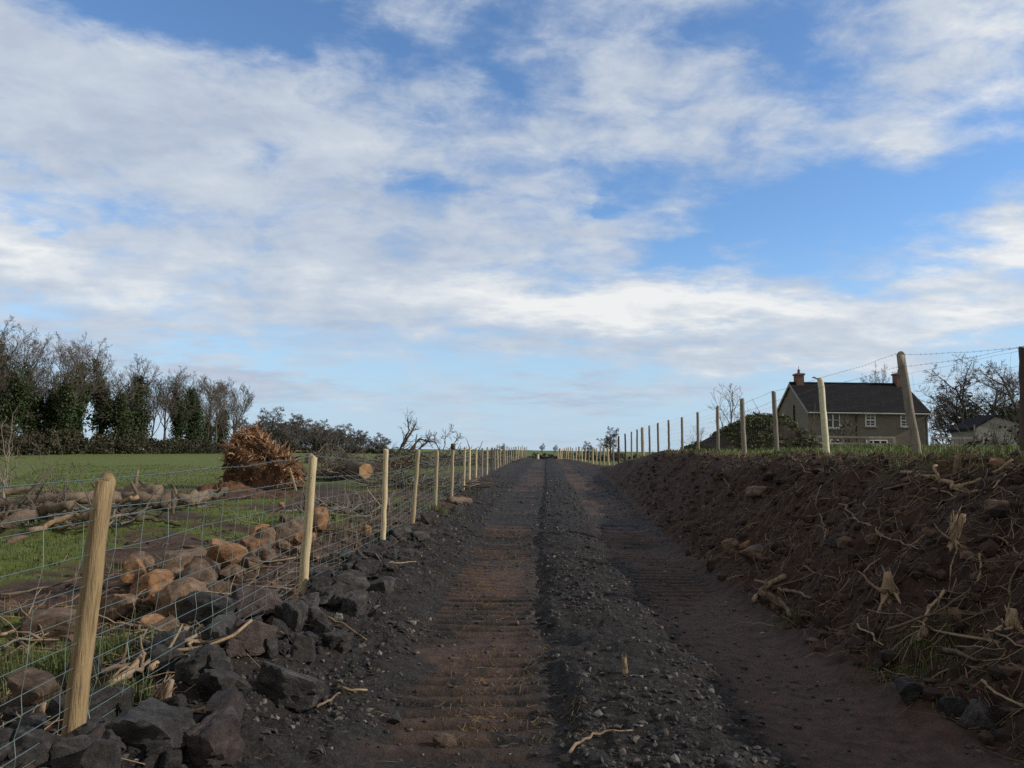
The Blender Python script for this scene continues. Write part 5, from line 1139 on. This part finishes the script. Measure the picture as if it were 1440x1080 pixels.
# leafless sapling in front of the logs
def sapling(px, py, stems, label, seed, mat='twig_pale', r=.012):
    rng = np.random.default_rng(seed); g = G(px, py); mb = MB(); Y = g[1]
    for (tx, ty) in stems:
        e = at(tx, ty, Y + rng.normal(0, .3)) - g; n = 9; u = np.linspace(0, 1, n); P = e * u[:, None] + np.array((e[0] * -.0, 0, 0)); P[:, 2] += .12 * np.sin(u * 3.14) * abs(e[0]); P[1:-1] += rng.normal(0, .03, (n - 2, 3)); mb.tube(P, np.linspace(r, r * .3, n), 5, False)
        for k in range(9):
            i = rng.integers(2, n); d = e / np.linalg.norm(e) + rng.normal(0, .5, 3); Q, _ = wander(rng, P[i], d, np.linalg.norm(e) * rng.uniform(.12, .3), 4, .2); mb.tube(Q, np.linspace(r * .4, r * .18, 5), 3, False)
    return tag(mb.build('bare_shrub', M[mat], None, loc=g), label, 'shrub')
sapling(75, 712, [(0, 645), (30, 640), (52, 628), (70, 632), (88, 638), (108, 640), (125, 655), (15, 668)], 'leafless twiggy shrub sticking up behind the log pile left of the nearest stake', 1)
sapling(8, 700, [(18, 585), (2, 600), (25, 630), (-8, 640)], 'bent bare stems at the left edge above the logs', 3, r=.02)
sapling(205, 700, [(235, 665), (250, 668), (190, 672)], 'thin leafless sprig above the thick log', 5, r=.008)

# ------------------------------------------------------------------ brush piles, cut trunk and fallen tree beyond the fence
def brush_pile(px, py, wpx, hpx, dep, label, seed, n=260, leaf=500, mat='twig_pale'):
    rng = np.random.default_rng(seed); g = G(px, py); Y = g[1] + dep / 2; kx = Y / FPX; W_, Hh = wpx * kx, hpx * kx; x0 = ray(px, py)[0] * Y
    root = empty('brush_pile', (x0, Y, H(x0, Y)), label, 'brush pile', 'brushwood heaps along the cleared hedge line'); mb, mb2 = MB(), MB()
    for k in range(n):
        u = rng.uniform(-1, 1); v = rng.uniform(-1, 1); hh = Hh * max(0, 1 - u * u) * (1 - .6 * v * v); p = (u * W_ / 2, v * dep / 2, hh * rng.random() * .9); d = (rng.normal(), rng.normal() * .5, rng.normal(.12, .3)); L = rng.uniform(.4, 1.1) * (W_ * .28)
        P, _ = wander(rng, p, d, L, 5, .2); r = rng.uniform(.008, .03) * (2.0 if rng.random() < .08 else 1) * max(1, kx / .03); P[:, 2] = np.maximum(P[:, 2], .02); (mb if rng.random() < .45 else mb2).tube(P, np.linspace(r, r * .3, 6), 4, False)
    mb.build('branches', M[mat], root); mb2.build('dark_branches', M['twig'], root)
    if leaf:
        mb = MB(); C = np.stack([rng.uniform(-.8, .8, 14) * W_ / 2, rng.uniform(-.5, .5, 14) * dep, np.full(14, Hh * .22)], -1); leaf_cloud(mb, C, np.full(14, Hh * .42), leaf, .045 * max(1, kx / .025), rng); mb.build('foliage', M['brush'], root)
    return root
brush_pile(70, 742, 250, 26, 1.6, 'dark brash lying over the felled logs left of the nearest stake', 12, 170, 120)
brush_pile(235, 716, 110, 16, 1.2, 'dark brash under the thick log behind the nearest stake', 13, 110, 80)
brush_pile(500, 672, 130, 34, 3.0, 'dark brush heap around the big cut trunk left of the third stake', 1, 300, 900)
brush_pile(478, 676, 90, 30, 2.0, 'tangle of dark limbs in front of the big cut trunk', 9, 260, 700)
brush_pile(570, 660, 110, 34, 3.5, 'brown brush heap at the foot of the fallen bare tree', 2, 300, 900)
brush_pile(465, 652, 70, 30, 3.0, 'thorny brush standing against the green field above the second stake', 3, 200, 300)
brush_pile(645, 655, 90, 24, 4.0, 'reddish brush heap behind the sixth stake', 4, 260, 900)
brush_pile(690, 650, 60, 16, 4.0, 'low brush heap behind the far stakes of the left fence', 5, 160, 500)
brush_pile(590, 690, 150, 14, 2.5, 'low spread of dead branches and stalks behind the third and fourth stakes', 6, 220, 300)
brush_pile(480, 725, 130, 14, 2.0, 'litter of dry branches on brown soil between second and third stakes', 7, 220, 200)
g = G(515, 676); Y = g[1]; c0 = at(514, 663, Y); mb = MB(); r = 11.0 * Y / FPX; P = np.array([c0 + (-.75, 1.1, .1), c0 + (-.35, .5, .05), c0]); o0 = c0
sqr = 1 + np.random.default_rng(8).normal(0, .07, (3, 14)); mb.tube(P - o0, [r * .85, r * .95, r], 14, True, sqr); lg = tag(mb.build('cut_trunk', M['bark'], None, True, loc=o0), 'thick felled trunk showing its fresh orange cut face left of the third stake', 'log')
d = (P[2] - P[1]) / np.linalg.norm(P[2] - P[1]); mb = MB(); mb.tube(np.array([P[2] - d * .01, P[2] + d * .02]) - o0, [r * .97, r * .93], 14, True, sqr[:2]); mb.build('cut_face', M['cutface'], lg)
def fallen(px, py, limbs, label, seed, r0, mat='bark'):
    rng = np.random.default_rng(seed); g = G(px, py); Y = g[1] + 2; root_p = at(px, py - 6, Y); mb = MB(); mb2 = MB()
    for pts in limbs:
        P = np.array([at(a, b_, Y + rng.normal(0, .3)) for a, b_ in pts]); n = (len(P) - 1) * 4 + 1; u = np.linspace(0, len(P) - 1, n); P = np.column_stack([np.interp(u, range(len(P)), P[:, q]) for q in range(3)])
        P[1:-1] += rng.normal(0, .04, P[1:-1].shape); r = np.linspace(r0, r0 * .3, n); mb.tube(P - root_p, r, 6, False); L = np.linalg.norm(P[-1] - P[0])
        for k in range(16):
            i = rng.integers(n // 3, n); dd = P[i] - P[i - 1]; dd /= np.linalg.norm(dd); Q, e = wander(rng, P[i], dd + rng.normal(0, .75, 3), L * rng.uniform(.12, .3), 4, .3, .03); mb2.tube(Q - root_p, np.linspace(r[i] * .45, .012, 5), 4, False)
            for q in range(4): Q2, _ = wander(rng, Q[rng.integers(1, 5)], e + rng.normal(0, .7, 3), L * .1, 3, .3); mb2.tube(Q2 - root_p, [.014, .012, .01, .008], 3, False)
    root = empty('fallen_tree', root_p, label, 'tree'); mb.build('trunk', M[mat], root, True); mb2.build('crown', M['twig'], root); return root
fallen(560, 650, [[(552, 655), (566, 625), (575, 605), (573, 588)], [(566, 628), (580, 604), (584, 596)], [(570, 640), (590, 618), (612, 622)], [(575, 645), (600, 622), (604, 614)]], 'half-fallen bare tree with one crooked limb raised above the brush', 3, .13)
fallen(628, 648, [[(622, 645), (626, 618), (634, 603)], [(626, 640), (640, 620), (646, 616)], [(622, 640), (612, 622), (610, 612)]], 'smaller bare fallen tree behind the fifth and sixth stakes', 5, .06)

# ------------------------------------------------------------------ grass (uncountable)
def grass(name, n, reg, h0, h1, seed, label, wdt=.004, mat='grassblade'):
    rng = np.random.default_rng(seed); pts = reg(rng, n); x, y = pts[:, 0], pts[:, 1]; k = len(x); z = terrain(x, y) - .01; a = rng.random(k) * 6.28; h = h0 + (h1 - h0) * rng.random(k) ** 2; w_ = wdt * (.7 + .6 * rng.random(k)) * np.clip(y / 7, 1, 5); ln = rng.normal(0, .45, k)
    B = np.stack([x, y, z], -1); R2 = np.stack([np.cos(a), np.sin(a), np.zeros(k)], -1) * w_[:, None]; Ld = np.stack([np.sin(a), -np.cos(a), np.zeros(k)], -1)
    mid = B + Ld * (ln * h * .3)[:, None] + np.array((0, 0, 1)) * (h * .6)[:, None]; tip = B + Ld * (ln * h * .9)[:, None] + np.array((0, 0, 1)) * (h * (1 - .25 * np.abs(ln)))[:, None]
    V = np.stack([B - R2, B + R2, mid + R2 * .6, mid - R2 * .6, tip], 1).reshape(-1, 3); i = np.arange(k)[:, None] * 5
    return tag(new_mesh(name, V, [i + np.array([0, 1, 2, 3]), i + np.array([3, 2, 4])], M[mat]), label, 'grass', kind='stuff')
M['grassblade'] = leafy('green_grass_blades', (.045, .068, .016), (.11, .135, .042), 1.5)
M['drygrass'] = leafy('dry_grass_blades', (.12, .09, .04), (.26, .2, .1), 1.5)
def reg_gl(rng, n):
    y = 3.2 * np.exp(rng.random(n * 3) * math.log(48 / 3.2)); x = X_FL(y) - .25 - (.6 + y * .55) * rng.random(n * 3); k = grass_mask(x, y) > .35 + .4 * rng.random(n * 3); return np.stack([x[k], y[k]], -1)[:n]
grass('grass', 60000, reg_gl, .02, .075, 81, 'short green grass in patches and field behind the left fence')
def reg_gr(rng, n):
    y = 5 * np.exp(rng.random(n * 2) * math.log(45 / 5)); x = X_RIM(y) - .3 + rng.random(n * 2) ** 1.4 * (2.5 + y * .35); k = grass_mask(x, y) > .25 + .5 * rng.random(n * 2); return np.stack([x[k], y[k]], -1)[:n]
M['grasstop'] = leafy('bank_top_grass_blades', (.07, .11, .022), (.15, .185, .055), 1.5)  # brighter copy of the grass blades, sunlit look put into the colour
grass('grass', 60000, reg_gr, .03, .13, 82, 'green grass on the level top of the right bank', mat='grasstop')
def reg_gb(rng, n):
    out = []
    for px, py, r in ((1268, 912, .16), (1335, 905, .2), (1262, 945, .15), (1398, 955, .2), (1128, 880, .12), (1300, 900, .1), (1185, 655, .3), (1290, 925, .12)):
        g = G(px, py); m_ = n // 8; out.append(np.stack([g[0] + rng.normal(0, r, m_), g[1] + rng.normal(0, r * .9, m_)], -1))
    return np.vstack(out)
grass('grass', 2600, reg_gb, .02, .085, 83, 'small green tufts growing on the lower face of the right bank', .0028)
def reg_gn(rng, n):
    out = []
    for px, py, r in ((60, 945, .16), (20, 960, .2), (175, 915, .1), (130, 925, .12), (150, 1000, .08), (620, 690, .4), (600, 716, .3), (240, 872, .06)):
        g = G(px, py); m_ = n // 8; out.append(np.stack([g[0] + rng.normal(0, r * 1.3, m_), g[1] + rng.normal(0, r, m_)], -1))
    return np.vstack(out)
grass('grass', 4200, reg_gn, .06, .2, 84, 'longer grass tufts around the stones at the foot of the left fence', .003)
def reg_dry(rng, n):
    y = 4 * np.exp(rng.random(n) * math.log(40 / 4)); s_ = rng.random(n) < .55; s_ = rng.random(n) < .85; x = np.where(s_, X_FL(y) - .1 - 2.5 * rng.random(n), X_RIM(y) - .3 + .35 * rng.random(n)); k = fbm(x, y, 1.0, 2, 91) > .05; return np.stack([x[k], y[k]], -1)
grass('dead_grass', 9000, reg_dry, .04, .2, 85, 'dead straw-coloured stalks along the fences', .0025, 'drygrass')
